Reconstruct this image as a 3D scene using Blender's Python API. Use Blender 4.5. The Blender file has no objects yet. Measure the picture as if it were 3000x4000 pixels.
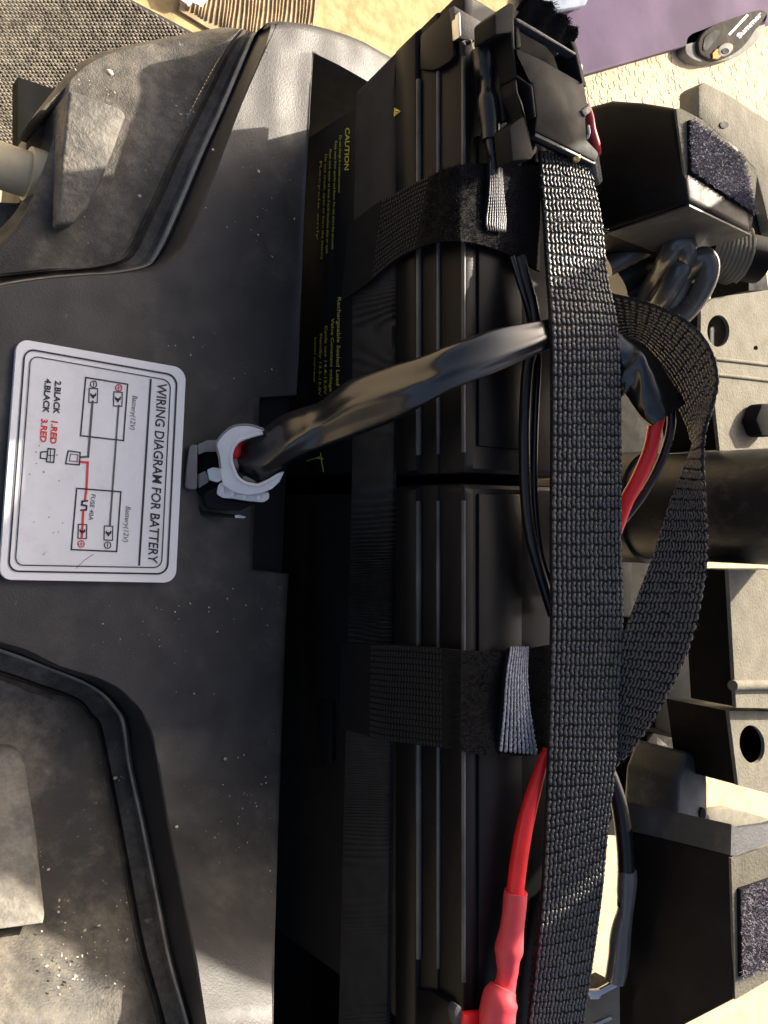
import bpy, bmesh, math, random
from mathutils import Vector, Matrix, noise
R = math.radians
rnd = random.Random(7)
S = bpy.context.scene
COL = S.collection

# ------------------------------------------------------------------ camera, world, sun, exposure
TILT, DIST, F = R(40), 0.45, 3100.0
ct, st = math.cos(TILT), math.sin(TILT)
CAM = Vector((-DIST * st, 0, DIST * ct))
cd = bpy.data.cameras.new('camera'); cam = bpy.data.objects.new('camera', cd); COL.objects.link(cam)
cam.location = CAM; cam.rotation_euler = (0, -TILT, 0)
cd.sensor_fit = 'HORIZONTAL'; cd.sensor_width = 36.0; cd.lens = 36.0 * F / 3000.0
cd.clip_start = 0.01; cd.clip_end = 200
S.camera = cam
S.render.resolution_x, S.render.resolution_y = 768, 1024
SUN_EL, SUN_AZ = R(28), R(28)            # azimuth from +X towards +Y
W = bpy.data.worlds.new('World'); S.world = W; W.use_nodes = True
nt = W.node_tree; bgn = nt.nodes['Background']
sk = nt.nodes.new('ShaderNodeTexSky'); sk.sky_type = 'NISHITA'; sk.sun_disc = False
sk.sun_elevation = SUN_EL; sk.sun_rotation = R(90) - SUN_AZ
nt.links.new(sk.outputs[0], bgn.inputs[0]); bgn.inputs[1].default_value = 0.09
sk.air_density = 0.6; sk.dust_density = 7.0; sk.ozone_density = 0.0
sl = bpy.data.lights.new('sun', 'SUN'); sl.energy = 4.6; sl.angle = R(0.9); sl.color = (1.0, 0.91, 0.76)
so = bpy.data.objects.new('sun', sl); COL.objects.link(so)
sdir = Vector((math.cos(SUN_EL) * math.cos(SUN_AZ), math.cos(SUN_EL) * math.sin(SUN_AZ), math.sin(SUN_EL)))
so.rotation_euler = sdir.to_track_quat('Z', 'Y').to_euler(); so.location = sdir * 3
S.view_settings.view_transform = 'Standard'; S.view_settings.look = 'None'
S.view_settings.exposure = 1.45; S.view_settings.gamma = 1.0

# ------------------------------------------------------------------ photo measurements -> world points
def ray(px, py):
    a, b = (px - 1500) / F, -(py - 2000) / F
    return Vector((a * ct + st, b, a * st - ct))      # per metre of depth
def Pd(px, py, d): return CAM + ray(px, py) * d
def Pz(px, py, z):
    r = ray(px, py); return CAM + r * ((z - CAM.z) / r.z)
def Px(px, py, x):
    r = ray(px, py); return CAM + r * ((x - CAM.x) / r.x)
XB, ZT = 0.0333, 0.028                                  # front plane and top plane of the batteries
def PB(px, py, o=0.0):
    """on the battery's front plane, or past its top edge on the top plane, o metres proud"""
    p = Px(px, py, XB - o)
    if p.z <= ZT + o: return p
    return Pz(px, py, ZT + o)

# ------------------------------------------------------------------ materials
MATS = {}
def mat(name, col, rough=0.5, metal=0.0, var=0.15, vscale=60, bump=0.0, bscale=300, dust=None, damt=0.0, dscale=25,
        spec=0.5, trans=0.0, sss=0.0, coat=0.0, wave=None, rvar=0.1, sheen=0.0, dmin=0.52):
    m = bpy.data.materials.new(name); m.use_nodes = True; n = m.node_tree; b = n.nodes['Principled BSDF']
    L = n.links.new
    tc = n.nodes.new('ShaderNodeTexCoord'); V = tc.outputs['Object']
    def nz(scale, det=5, ro=0.6):
        t = n.nodes.new('ShaderNodeTexNoise'); t.inputs['Scale'].default_value = scale
        t.inputs['Detail'].default_value = det; t.inputs['Roughness'].default_value = ro
        L(V, t.inputs['Vector']); return t.outputs['Fac']
    def ramp(src, a, bb, ca, cb):
        r = n.nodes.new('ShaderNodeValToRGB'); e = r.color_ramp.elements
        e[0].position = a; e[1].position = bb; e[0].color = (*ca, 1); e[1].color = (*cb, 1); L(src, r.inputs[0]); return r.outputs[0]
    lo = tuple(c * (1 - var) for c in col); hi = tuple(min(1, c * (1 + var)) for c in col)
    c = ramp(nz(vscale), 0.35, 0.65, lo, hi)
    if dust:
        f1 = ramp(nz(dscale, 8, 0.7), dmin, dmin + 0.13, (0, 0, 0), (damt,) * 3)
        f1b = ramp(nz(dscale * 9, 6, 0.75), 0.36, 0.62, (0.25,) * 3, (1,) * 3)
        mu = n.nodes.new('ShaderNodeMath'); mu.operation = 'MULTIPLY'; L(f1, mu.inputs[0]); L(f1b, mu.inputs[1]); f1 = mu.outputs[0]
        mx = n.nodes.new('ShaderNodeMix'); mx.data_type = 'RGBA'
        L(f1, mx.inputs[0]); L(c, mx.inputs[6]); mx.inputs[7].default_value = (*dust, 1); c = mx.outputs[2]
        f2 = ramp(nz(dscale * 14, 3, 0.5), 0.70, 0.78, (0, 0, 0), (min(1, damt * 1.2),) * 3)
        mx = n.nodes.new('ShaderNodeMix'); mx.data_type = 'RGBA'
        L(f2, mx.inputs[0]); L(c, mx.inputs[6]); mx.inputs[7].default_value = (*dust, 1); c = mx.outputs[2]
    L(c, b.inputs['Base Color'])
    rr = ramp(nz(vscale * 0.7), 0.3, 0.7, (max(0.02, rough - rvar),) * 3, (min(1, rough + rvar),) * 3)
    L(rr, b.inputs['Roughness'])
    b.inputs['Metallic'].default_value = metal
    b.inputs['Specular IOR Level'].default_value = spec
    if trans: b.inputs['Transmission Weight'].default_value = trans
    if sss:
        b.inputs['Subsurface Weight'].default_value = sss; b.inputs['Subsurface Radius'].default_value = (0.004, 0.004, 0.004)
        b.inputs['Subsurface Scale'].default_value = 1.0
    if coat: b.inputs['Coat Weight'].default_value = coat; b.inputs['Coat Roughness'].default_value = 0.12
    if sheen: b.inputs['Sheen Weight'].default_value = sheen; b.inputs['Sheen Roughness'].default_value = 0.4
    if bump:
        bn = n.nodes.new('ShaderNodeBump'); bn.inputs['Strength'].default_value = bump; bn.inputs['Distance'].default_value = 0.001
        h = nz(bscale, 4, 0.6)
        if wave:
            w = n.nodes.new('ShaderNodeTexWave'); w.inputs['Scale'].default_value = wave[0]; w.bands_direction = wave[1]
            w.inputs['Distortion'].default_value = wave[2]; L(V, w.inputs['Vector'])
            ad = n.nodes.new('ShaderNodeMath'); ad.operation = 'ADD'; L(h, ad.inputs[0]); L(w.outputs['Fac'], ad.inputs[1]); h = ad.outputs[0]
        L(h, bn.inputs['Height']); L(bn.outputs[0], b.inputs['Normal'])
    MATS[name] = m; return m
DUST = (0.30, 0.26, 0.20)
M_shroud = mat('dusty black plastic', (0.035, 0.0325, 0.031), 0.5, spec=0.5, bump=0.22, bscale=900, dust=DUST, damt=0.16, dscale=14, rvar=0.08)
M_pan = mat('dirty black plastic', (0.035, 0.032, 0.028), 0.6, bump=0.55, bscale=800, dust=DUST, damt=0.46, dscale=13, dmin=0.42)
M_block = mat('sandy grey plastic', (0.085, 0.08, 0.07), 0.7, bump=0.8, bscale=400, dust=(0.30, 0.26, 0.20), damt=0.5, dscale=30, dmin=0.42)
M_rib = mat('grey highlight abs', (0.075, 0.073, 0.07), 0.38, var=0.45, vscale=25)  # lighter than the lid: highlights along the ribs put into the colour
M_lip = mat('grey highlight edge', (0.26, 0.245, 0.22), 0.5, var=0.35)  # pale grey carries the highlight line of the groove lips
M_block2 = mat('sunlit sandy grey plastic', (0.125, 0.118, 0.104), 0.8, bump=0.9, bscale=350, dust=(0.34, 0.31, 0.25), damt=0.5, dscale=30, dmin=0.42)  # paler copy of the block plastic, sun on the lower block put into colour
M_lid = mat('black abs', (0.0075, 0.0075, 0.0082), 0.36, spec=0.13, bump=0.12, bscale=1500, rvar=0.05)
M_case = mat('black case', (0.007, 0.007, 0.007), 0.55, spec=0.2, bump=0.2, bscale=1500)
M_band = mat('charcoal elastic', (0.034, 0.033, 0.032), 0.9, bump=0.5, bscale=1800, spec=0.2)
M_web = mat('black webbing base', (0.008, 0.008, 0.008), 0.8, spec=0.2)
M_yarn = mat('black nylon yarn', (0.064, 0.062, 0.061), 0.28, var=0.4, vscale=900, spec=0.55, bump=0.3, bscale=4000, dust=(0.16, 0.14, 0.11), damt=0.35, dscale=40)
M_yarnd = mat('dull black yarn', (0.014, 0.0135, 0.013), 0.6, var=0.3, vscale=900, spec=0.4)
M_yarng = mat('shiny grey yarn', (0.06, 0.06, 0.064), 0.45, var=0.35, vscale=600, spec=0.6)
M_yarns = mat('silvery grey yarn', (0.30, 0.30, 0.33), 0.35, var=0.5, vscale=500)
M_fuzz = mat('black fleece', (0.012, 0.0115, 0.012), 0.95, spec=0.08)
M_fuzzg = mat('grey loop fleece', (0.19, 0.17, 0.20), 0.7, spec=0.3, sheen=0.4)
M_tape = mat('black vinyl tape', (0.008, 0.008, 0.0085), 0.22, rvar=0.03, spec=0.8, bump=0.03, bscale=150)
M_rubber = mat('black cable rubber', (0.011, 0.011, 0.011), 0.3, spec=0.5)
M_hose = mat('shiny grey hose', (0.12, 0.112, 0.10), 0.24, spec=0.8, dust=(0.20, 0.16, 0.11), damt=0.5, dscale=14, rvar=0.06)
M_red = mat('red cable', (0.88, 0.025, 0.025), 0.35, var=0.08)
M_redsh = mat('red heat shrink', (0.66, 0.06, 0.075), 0.5, var=0.06)
M_white = mat('milky nylon', (0.88, 0.87, 0.85), 0.22, var=0.05, sss=0.3, trans=0.15)
M_clear = mat('smoky clear plastic', (0.30, 0.28, 0.25), 0.22, trans=0.35, var=0.1)
M_stick = mat('white vinyl sticker', (0.80, 0.79, 0.79), 0.5, var=0.03, dust=(0.45, 0.42, 0.40), damt=0.22, dscale=34)
M_stickw = mat('white sticker edge', (0.86, 0.85, 0.84), 0.45, var=0.02)
M_ink = mat('black ink', (0.012, 0.012, 0.014), 0.5)
M_inkg = mat('grey ink', (0.09, 0.09, 0.095), 0.5)
M_inkr = mat('red ink', (0.70, 0.03, 0.03), 0.5)
M_yel = mat('yellow print', (0.55, 0.45, 0.05), 0.6, var=0.3, vscale=700)
M_frame = mat('black painted steel', (0.007, 0.0066, 0.0062), 0.5, spec=0.12, bump=0.2, bscale=700, dust=DUST, damt=0.02, dscale=18)
M_buck = mat('black buckle plastic', (0.011, 0.0108, 0.011), 0.6, spec=0.10, bump=0.15, bscale=1200)
M_post = mat('worn black tube', (0.014, 0.014, 0.014), 0.42, bump=0.2, bscale=700, dust=DUST, damt=0.3, dscale=26)
M_plate2 = mat('dusty grey top skin', (0.13, 0.12, 0.097), 0.9, spec=0.05, bump=0.8, bscale=420, dust=(0.19, 0.17, 0.13), damt=0.5, dscale=40, var=0.12)
M_plate = mat('dusty pale paint', (0.205, 0.19, 0.152), 0.85, spec=0.06, bump=0.8, bscale=420, dust=(0.24, 0.215, 0.165), damt=0.5, dscale=40, var=0.12)
M_side = mat('dusty grey sky-lit paint', (0.035, 0.038, 0.043), 0.5, bump=0.3, bscale=600, dust=DUST, damt=0.25, dscale=25)  # bluish grey also paints sky light onto the bracket end faces
M_metal = mat('bright steel', (0.62, 0.60, 0.56), 0.28, metal=1.0, var=0.1)
M_brass = mat('brass', (0.85, 0.62, 0.2), 0.25, metal=1.0)
M_ground = mat('rough sandy concrete', (0.50, 0.41, 0.275), 0.95, var=0.16, vscale=45, bump=0.6, bscale=70, dust=(0.20, 0.145, 0.085), damt=0.75, dscale=38, dmin=0.585, spec=0.15)
M_carpet = mat('yellow ochre carpet', (0.43, 0.32, 0.165), 0.95, var=0.25, vscale=40, bump=0.8, bscale=110, dust=(0.22, 0.14, 0.06), damt=0.5, dscale=8, dmin=0.6, spec=0.05)
M_mat = mat('dark rubber mat', (0.050, 0.046, 0.042), 0.9, spec=0.2, dust=(0.34, 0.29, 0.20), damt=0.4, dscale=9)
M_matk = mat('dusty mat knots', (0.17, 0.15, 0.12), 0.9, spec=0.2, var=0.4, vscale=120)
M_rug = mat('brown ribbed rug', (0.38, 0.285, 0.175), 0.95, spec=0.15, var=0.25, vscale=60)
M_purple = mat('purple foam', (0.112, 0.08, 0.13), 0.95, var=0.28, vscale=3, spec=0.1, bump=0.3, bscale=300)
M_bluegrey = mat('grey blue cloth', (0.23, 0.26, 0.33), 0.9, var=0.15, spec=0.2)
M_ivory = mat('grubby ivory plastic', (0.56, 0.47, 0.29), 0.5, var=0.1, dust=(0.30, 0.22, 0.12), damt=0.5, dscale=30)
M_paper = mat('white paper', (0.75, 0.75, 0.74), 0.8)
M_tyre = mat('grey translucent tyre', (0.19, 0.182, 0.165), 0.8, var=0.1, spec=0.1)
M_hub = mat('dark grey hub', (0.045, 0.04, 0.033), 0.9, dust=DUST, damt=0.2, spec=0.05)
M_orange = mat('orange plastic', (0.75, 0.28, 0.08), 0.9, spec=0.1)
M_sand = mat('sand grains', (0.55, 0.47, 0.34), 0.9, var=0.3, vscale=400)
M_dark = mat('dark underside', (0.006, 0.006, 0.006), 0.8, spec=0.1)
M_well = mat('dusty chassis', (0.018, 0.017, 0.015), 0.85, spec=0.1, dust=DUST, damt=0.12, dscale=20, bump=0.3)

# ------------------------------------------------------------------ object helpers
def rootloc(p):
    v = Vector((0, 0, 0))
    while p: v += p.location; p = p.parent
    return v
def obj(name, verts, faces, m, parent=None, smooth=None, label=None, kind=None, sub=0):
    me = bpy.data.meshes.new(name)
    off = rootloc(parent)
    me.from_pydata([tuple(Vector(v) - off) for v in verts], [], faces); me.update()
    bm = bmesh.new(); bm.from_mesh(me); bmesh.ops.recalc_face_normals(bm, faces=bm.faces); bm.to_mesh(me); bm.free()
    me.materials.append(m)
    if smooth is not None:
        for p in me.polygons: p.use_smooth = True
        if smooth < 179: me.set_sharp_from_angle(angle=R(smooth))
    o = bpy.data.objects.new(name, me); COL.objects.link(o)
    if parent: o.parent = parent
    if sub:
        md = o.modifiers.new('sub', 'SUBSURF'); md.levels = sub; md.render_levels = sub
    if label: o['label'] = label
    if kind: o['kind'] = kind
    return o
def bobj(name, bm, m, parent=None, smooth=None, **k):
    bmesh.ops.recalc_face_normals(bm, faces=bm.faces)
    bm.verts.ensure_lookup_table(); bm.verts.index_update()
    vs = [v.co.copy() for v in bm.verts]; fs = [[v.index for v in f.verts] for f in bm.faces]; bm.free()
    return obj(name, vs, fs, m, parent, smooth, **k)
def thing(name, label, cat, loc, group=None):
    o = bpy.data.objects.new(name, None); COL.objects.link(o); o.location = loc; o.empty_display_size = 0.02
    return tag(o, label, cat, group)
def tag(o, label, cat, group=None):
    o['label'] = label; o['category'] = cat
    if group: o['group'] = group
    return o
class MB:
    def __init__(s): s.v = []; s.f = []
    def add(s, vs, fs):
        n = len(s.v); s.v += list(vs); s.f += [[i + n for i in f] for f in fs]
    def build(s, name, m, parent=None, smooth=None, **k): return obj(name, s.v, s.f, m, parent, smooth, **k)

def resample(pts, n):
    pts = [Vector(p) for p in pts]
    ds = [0]
    for a, b in zip(pts, pts[1:]): ds.append(ds[-1] + (b - a).length)
    out = []; j = 0
    for i in range(n):
        t = ds[-1] * i / (n - 1)
        while j < len(pts) - 2 and ds[j + 1] < t: j += 1
        L = ds[j + 1] - ds[j]; out.append(pts[j].lerp(pts[j + 1], (t - ds[j]) / L if L > 1e-12 else 0))
    return out
def spline(pts, n):
    """Catmull-Rom through pts (uniform in index)"""
    pts = [Vector(p) for p in pts]; m = len(pts) - 1; out = []
    for i in range(n):
        t = m * i / (n - 1); k = min(int(t), m - 1); u = t - k
        p1, p2 = pts[k], pts[k + 1]
        p0 = pts[k - 1] if k else p1 * 2 - p2
        p3 = pts[k + 2] if k + 2 <= m else p2 * 2 - p1
        out.append(0.5 * ((2 * p1) + (p2 - p0) * u + (2 * p0 - 5 * p1 + 4 * p2 - p3) * u * u + (3 * p1 - p0 - 3 * p2 + p3) * u ** 3))
    return out
def grid(rows, closed=False):
    n = len(rows[0]); vs = [p for r in rows for p in r]; fs = []
    for i in range(len(rows) - 1):
        for j in range(n - (0 if closed else 1)):
            k = (j + 1) % n
            fs.append([i * n + j, i * n + k, (i + 1) * n + k, (i + 1) * n + j])
    return vs, fs
def loft(name, rows, m, parent=None, n=90, smooth=40, curve=True, **k):
    rr = [(spline(r, n) if curve else resample(r, n)) for r in rows]
    vs, fs = grid(rr)
    return obj(name, vs, fs, m, parent, smooth, **k)
def tube_geo(path, radii, seg=14, flat=None, n=None, wob=0.0, seed=0, caps=True, roll=0.0):
    n = n or len(path) * 4
    pts = spline(path, n)
    if not hasattr(radii, '__len__'): radii = [radii] * 2
    rs = [v.x for v in spline([Vector((r, 0, 0)) for r in radii], n)]
    fl = flat or (1, 1)
    up = None; vs = []; rows = []
    for i, p in enumerate(pts):
        t = (pts[min(i + 1, n - 1)] - pts[max(i - 1, 0)]).normalized()
        vd = (CAM - p).normalized()
        u = t.cross(vd).normalized(); w = u.cross(t).normalized()
        row = []
        for j in range(seg):
            a = 2 * math.pi * j / seg + roll
            r = rs[i]
            if wob: r *= 1 + wob * noise.noise(Vector((i * 0.16 + seed * 7, math.cos(a) * 0.9, math.sin(a) * 0.9)))
            row.append(p + u * math.cos(a) * r * fl[0] + w * math.sin(a) * r * fl[1])
        rows.append(row)
    vs, fs = grid(rows, True)
    if caps: fs.append(list(range(seg))); fs.append([len(vs) - seg + j for j in range(seg)])
    return vs, fs
def tube(name, path, radii, m, parent=None, smooth=50, **k):
    lab = k.pop('label', None)
    vs, fs = tube_geo(path, radii, **k)
    return obj(name, vs, fs, m, parent, smooth, label=lab)
def prism(name, front, ext, m, parent=None, bevel=0.0, seg=2, smooth=35, holes=(), **k):
    """polygon loop (world points) extruded along the vector ext"""
    bm = bmesh.new(); ext = Vector(ext)
    if holes:
        es = []
        for lp in [front] + list(holes):
            vv = [bm.verts.new(p) for p in lp]
            es += [bm.edges.new((vv[i], vv[(i + 1) % len(vv)])) for i in range(len(vv))]
        nrm = sum(((Vector(front[i]).cross(Vector(front[(i + 1) % len(front)]))) for i in range(len(front))), Vector())
        bmesh.ops.triangle_fill(bm, use_beauty=True, use_dissolve=False, edges=es, normal=nrm.normalized())
        fs = list(bm.faces)
    else:
        fs = [bm.faces.new([bm.verts.new(p) for p in front])]
    r = bmesh.ops.extrude_face_region(bm, geom=fs)
    bmesh.ops.translate(bm, verts=[g for g in r['geom'] if isinstance(g, bmesh.types.BMVert)], vec=ext)
    bmesh.ops.recalc_face_normals(bm, faces=bm.faces)
    if bevel:
        es = [e for e in bm.edges if len(e.link_faces) == 2 and e.calc_face_angle(0) > R(25)]
        bmesh.ops.bevel(bm, geom=es, offset=bevel, segments=seg, profile=0.5, affect='EDGES', clamp_overlap=True)
    return bobj(name, bm, m, parent, smooth, **k)
def box(name, lo, hi, m, parent=None, bevel=0.0, **k):
    x0, y0, z0 = lo; x1, y1, z1 = hi
    return prism(name, [(x0, y0, z1), (x1, y0, z1), (x1, y1, z1), (x0, y1, z1)], (0, 0, z0 - z1), m, parent, bevel, **k)
def circ(cx, cy, r, n=24, sx=1.0, sy=1.0, rot=0.0):
    o = []
    for i in range(n):
        a = 2 * math.pi * i / n; x, y = r * sx * math.cos(a), r * sy * math.sin(a)
        o.append((cx + x * math.cos(rot) - y * math.sin(rot), cy + x * math.sin(rot) + y * math.cos(rot)))
    return o
# lumps of yarn
LV, LF = [], []
for i in range(1, 3):
    for j in range(6):
        a = 2 * math.pi * j / 6; t = math.pi * i / 3
        LV.append(Vector((math.sin(t) * math.cos(a), math.sin(t) * math.sin(a), math.cos(t))))
LV += [Vector((0, 0, 1)), Vector((0, 0, -1))]
for j in range(6):
    k = (j + 1) % 6
    LF += [[j, 6 + j, 6 + k, k], [12, j, k], [13, 6 + k, 6 + j]]
def lump(mb, c, lx, ly, n_, a, b, h):
    """c centre, lx long axis, ly cross axis, n_ normal, half sizes a,b,h"""
    mb.add([c + lx * (v.z * a) + ly * (v.x * b) + n_ * (v.y * h) for v in LV], LF)
def ribbon_rows(A, B, bow=0.0, nw=9):
    rows = []
    for i, (a, b) in enumerate(zip(A, B)):
        t = (A[min(i + 1, len(A) - 1)] - A[max(i - 1, 0)]).normalized()
        nn = t.cross(b - a).normalized()
        rows.append([a.lerp(b, j / (nw - 1)) + nn * bow * (1 - (2 * j / (nw - 1) - 1) ** 2) for j in range(nw)])
    return rows
def strap_body(name, A, B, th, m, parent, n=80, bow=0.0, flip=1):
    A, B = spline(A, n), spline(B, n); nw = 9
    rows = ribbon_rows(A, B, bow, nw); full = []
    for i, r in enumerate(rows):
        t = (A[min(i + 1, n - 1)] - A[max(i - 1, 0)]).normalized(); nn = t.cross(B[i] - A[i]).normalized() * flip
        full.append([p + nn * th / 2 for p in r] + [p - nn * th / 2 for p in reversed(r)])
    vs, fs = grid(full, True)
    k = len(full[0]); fs.append(list(range(k))); fs.append([len(vs) - k + j for j in range(k)])
    return obj(name, vs, fs, m, parent, 60)
def weave(name, A, B, th, m, parent, cols=15, pitch=0.0042, bow=0.0, both=True, n=200, jit=0.12, long=0.62, wide=0.5, h=0.0006, slant=0.25, fade=None):
    A, B = spline(A, n * 3), spline(B, n * 3)
    M = [(a + b) / 2 for a, b in zip(A, B)]; ds = [0.0]
    for p, q in zip(M, M[1:]): ds.append(ds[-1] + (q - p).length)
    A_, B_ = [], []; j = 0
    for i in range(n):
        t = ds[-1] * i / (n - 1)
        while j < len(ds) - 2 and ds[j + 1] < t: j += 1
        u = (t - ds[j]) / max(1e-9, ds[j + 1] - ds[j]); A_.append(A[j].lerp(A[j + 1], u)); B_.append(B[j].lerp(B[j + 1], u))
    A, B = A_, B_
    L = sum((A[i + 1] - A[i]).length for i in range(n - 1)); L2 = sum((B[i + 1] - B[i]).length for i in range(n - 1))
    nr = max(3, int((L + L2) / 2 / pitch)); mb = MB()
    for r in range(nr):
        f = (r + 0.5) / nr * (n - 1); i = min(int(f), n - 2); u = f - i
        a = A[i].lerp(A[i + 1], u); b = B[i].lerp(B[i + 1], u)
        ta, tb = (A[i + 1] - A[i]), (B[i + 1] - B[i])
        for c in range(cols):
            q = (c + 0.5) / cols; off = 0.16 * (c % 2) + 0.09 * (1 if r % 2 == 0 else -1)
            t = ta.lerp(tb, q); t = t.normalized(); w = (b - a); wl = w.length; w = w.normalized()
            nn = t.cross(w).normalized(); w2 = nn.cross(t)
            p = a.lerp(b, q) + nn * bow * (1 - (2 * q - 1) ** 2) + t * pitch * (off + rnd.uniform(-jit, jit))
            sl_ = slant * (1 if r % 2 else -1) + rnd.uniform(-0.1, 0.1)
            lx = (t + w2 * sl_).normalized(); ly = nn.cross(lx)
            s = rnd.uniform(0.85, 1.1)
            for sg in ((1, -1) if both else (1,)):
                lump(mb, p + nn * sg * th * 0.5, lx, ly, nn, pitch * long * s, wl / cols * wide * s, h * s)
    # selvedge beads
    return mb.build(name, m, parent, 179, kind='stuff')
def fuzz(name, pts_fn, count, ln, wd, m, parent, seed=3, curl=1.5):
    """short curly fibres: pts_fn(u,v)->(point,normal)"""
    r_ = random.Random(seed); mb = MB()
    for _ in range(count):
        p, nn = pts_fn(r_.random(), r_.random())
        d = (nn + Vector((r_.uniform(-1, 1), r_.uniform(-1, 1), r_.uniform(-1, 1))) * 0.9).normalized()
        side = d.cross(Vector((r_.uniform(-1, 1), r_.uniform(-1, 1), r_.uniform(-1, 1)))).normalized()
        l = ln * r_.uniform(0.5, 1.2); b = Vector((r_.uniform(-1, 1), r_.uniform(-1, 1), r_.uniform(-1, 1))) * curl
        q = [p]; dd = d.copy()
        for k in range(3):
            q.append(q[-1] + dd * l / 3); dd = (dd + b * 0.7).normalized()
        vs = []
        for k, x in enumerate(q): vs += [x - side * wd, x + side * wd]
        mb.add(vs, [[0, 1, 3, 2], [2, 3, 5, 4], [4, 5, 7, 6]])
    return mb.build(name, m, parent, 179, kind='stuff')
# text: flat glyph mesh mapped through fn(s along baseline 0..1, t cap heights)
_tc = {}
def glyphs(txt, shear=0.0, bold=0.0):
    key = (txt, shear, bold)
    if key not in _tc:
        cu = bpy.data.curves.new('t', 'FONT'); cu.body = txt; cu.shear = shear; cu.offset = bold; cu.resolution_u = 3
        o = bpy.data.objects.new('t', cu); COL.objects.link(o)
        me = bpy.data.meshes.new_from_object(o.evaluated_get(bpy.context.evaluated_depsgraph_get()))
        vs = [v.co.copy() for v in me.vertices]; fs = [list(p.vertices) for p in me.polygons]
        bpy.data.objects.remove(o); bpy.data.curves.remove(cu); bpy.data.meshes.remove(me)
        x0 = min(v.x for v in vs); x1 = max(v.x for v in vs)
        _tc[key] = ([((v.x - x0) / (x1 - x0), v.y / 0.70) for v in vs], fs)
    return _tc[key]
def text_on(mb, txt, p0, p1, h, fn, shear=0.0, bold=0.0):
    """baseline p0->p1 in photo px, cap height h px to the left-hand side of reading-down text (towards +x)"""
    vs, fs = glyphs(txt, shear, bold)
    dx, dy = p1[0] - p0[0], p1[1] - p0[1]; L = math.hypot(dx, dy); nx, ny = dy / L, -dx / L
    mb.add([fn(p0[0] + dx * s + nx * t * h, p0[1] + dy * s + ny * t * h) for s, t in vs], fs)
def line_on(mb, pts, w, fn, closed=False):
    n = len(pts)
    for i in range(n if closed else n - 1):
        a, b = pts[i], pts[(i + 1) % n]; dx, dy = b[0] - a[0], b[1] - a[1]; L = math.hypot(dx, dy)
        if L < 1e-6: continue
        ex, ey = dx / L * w * 0.45, dy / L * w * 0.45; ox, oy = -dy / L * w / 2, dx / L * w / 2
        q = [(a[0] - ex + ox, a[1] - ey + oy), (a[0] - ex - ox, a[1] - ey - oy), (b[0] + ex - ox, b[1] + ey - oy), (b[0] + ex + ox, b[1] + ey + oy)]
        mb.add([fn(*c) for c in q], [[0, 1, 2, 3]])

# ================================================================== GROUND
ZG = -0.50
gs, N = [], 2
g = obj('ground', [(-8, -10, ZG), (14, -10, ZG), (14, 10, ZG), (-8, 10, ZG)], [[0, 1, 2, 3]], M_ground); g['kind'] = 'structure'
car = obj('carpet', [Pz(a, b, ZG + 0.002) for a, b in [(300, -700), (2230, -700), (2236, 200), (2290, 330), (2200, 560), (1500, 700), (300, 700)]], [[0, 1, 2, 3, 4, 5, 6]], M_carpet); car['kind'] = 'structure'
# pebbly nap of the ground where the photo shows it close
mb = MB()
for _ in range(2000):
    px, py = (rnd.uniform(2230, 3010), rnd.uniform(-40, 1150)) if rnd.random() < 2 else (0, 0)
    p = Pz(px, py, ZG); s = rnd.uniform(0.0015, 0.006); a = rnd.uniform(0, 6.28)
    lump(mb, p, Vector((math.cos(a), math.sin(a), 0)), Vector((-math.sin(a), math.cos(a), 0)), Vector((0, 0, 1)), s * 1.3, s, s * 0.12)
mb.build('gravel', M_ground, None, 179, kind='stuff')

# dark woven mat, top left
mt = thing('floor_mat', 'dark woven rubber mat lying on the ground behind the plastic cover', 'mat', Pz(300, 200, ZG))
zb = ZG + 0.012
prism('mat_base', [Pz(-260, -200, zb), Pz(500, -160, zb), Pz(505, -5, zb), Pz(780, 140, zb), Pz(760, 330, zb), Pz(380, 620, zb), Pz(-260, 640, zb)], (0, 0, -0.010), M_mat, mt)
mb = MB(); z2 = zb + 0.001
def inside(px, py): return px < 500 + max(0, (py + 5)) * 1.9 - 14
for i in range(64):
    for j in range(46):
        px, py = -150 + i * 15.5 + (j % 2) * 7.5, -70 + j * 14.5
        px += 6 * math.sin(j * 0.25)
        if not inside(px, py): continue
        p = Pz(px, py, z2); e = Pz(px + 10, py + 4, z2) - p; a_ = e.normalized(); b_ = Vector((-a_.y, a_.x, 0))
        lump(mb, p, a_, b_, Vector((0, 0, 1)), 0.0032 * rnd.uniform(.8, 1.2), 0.0017, 0.0016)
mb.build('woven_knots', M_matk, mt, 179, kind='stuff')
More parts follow.
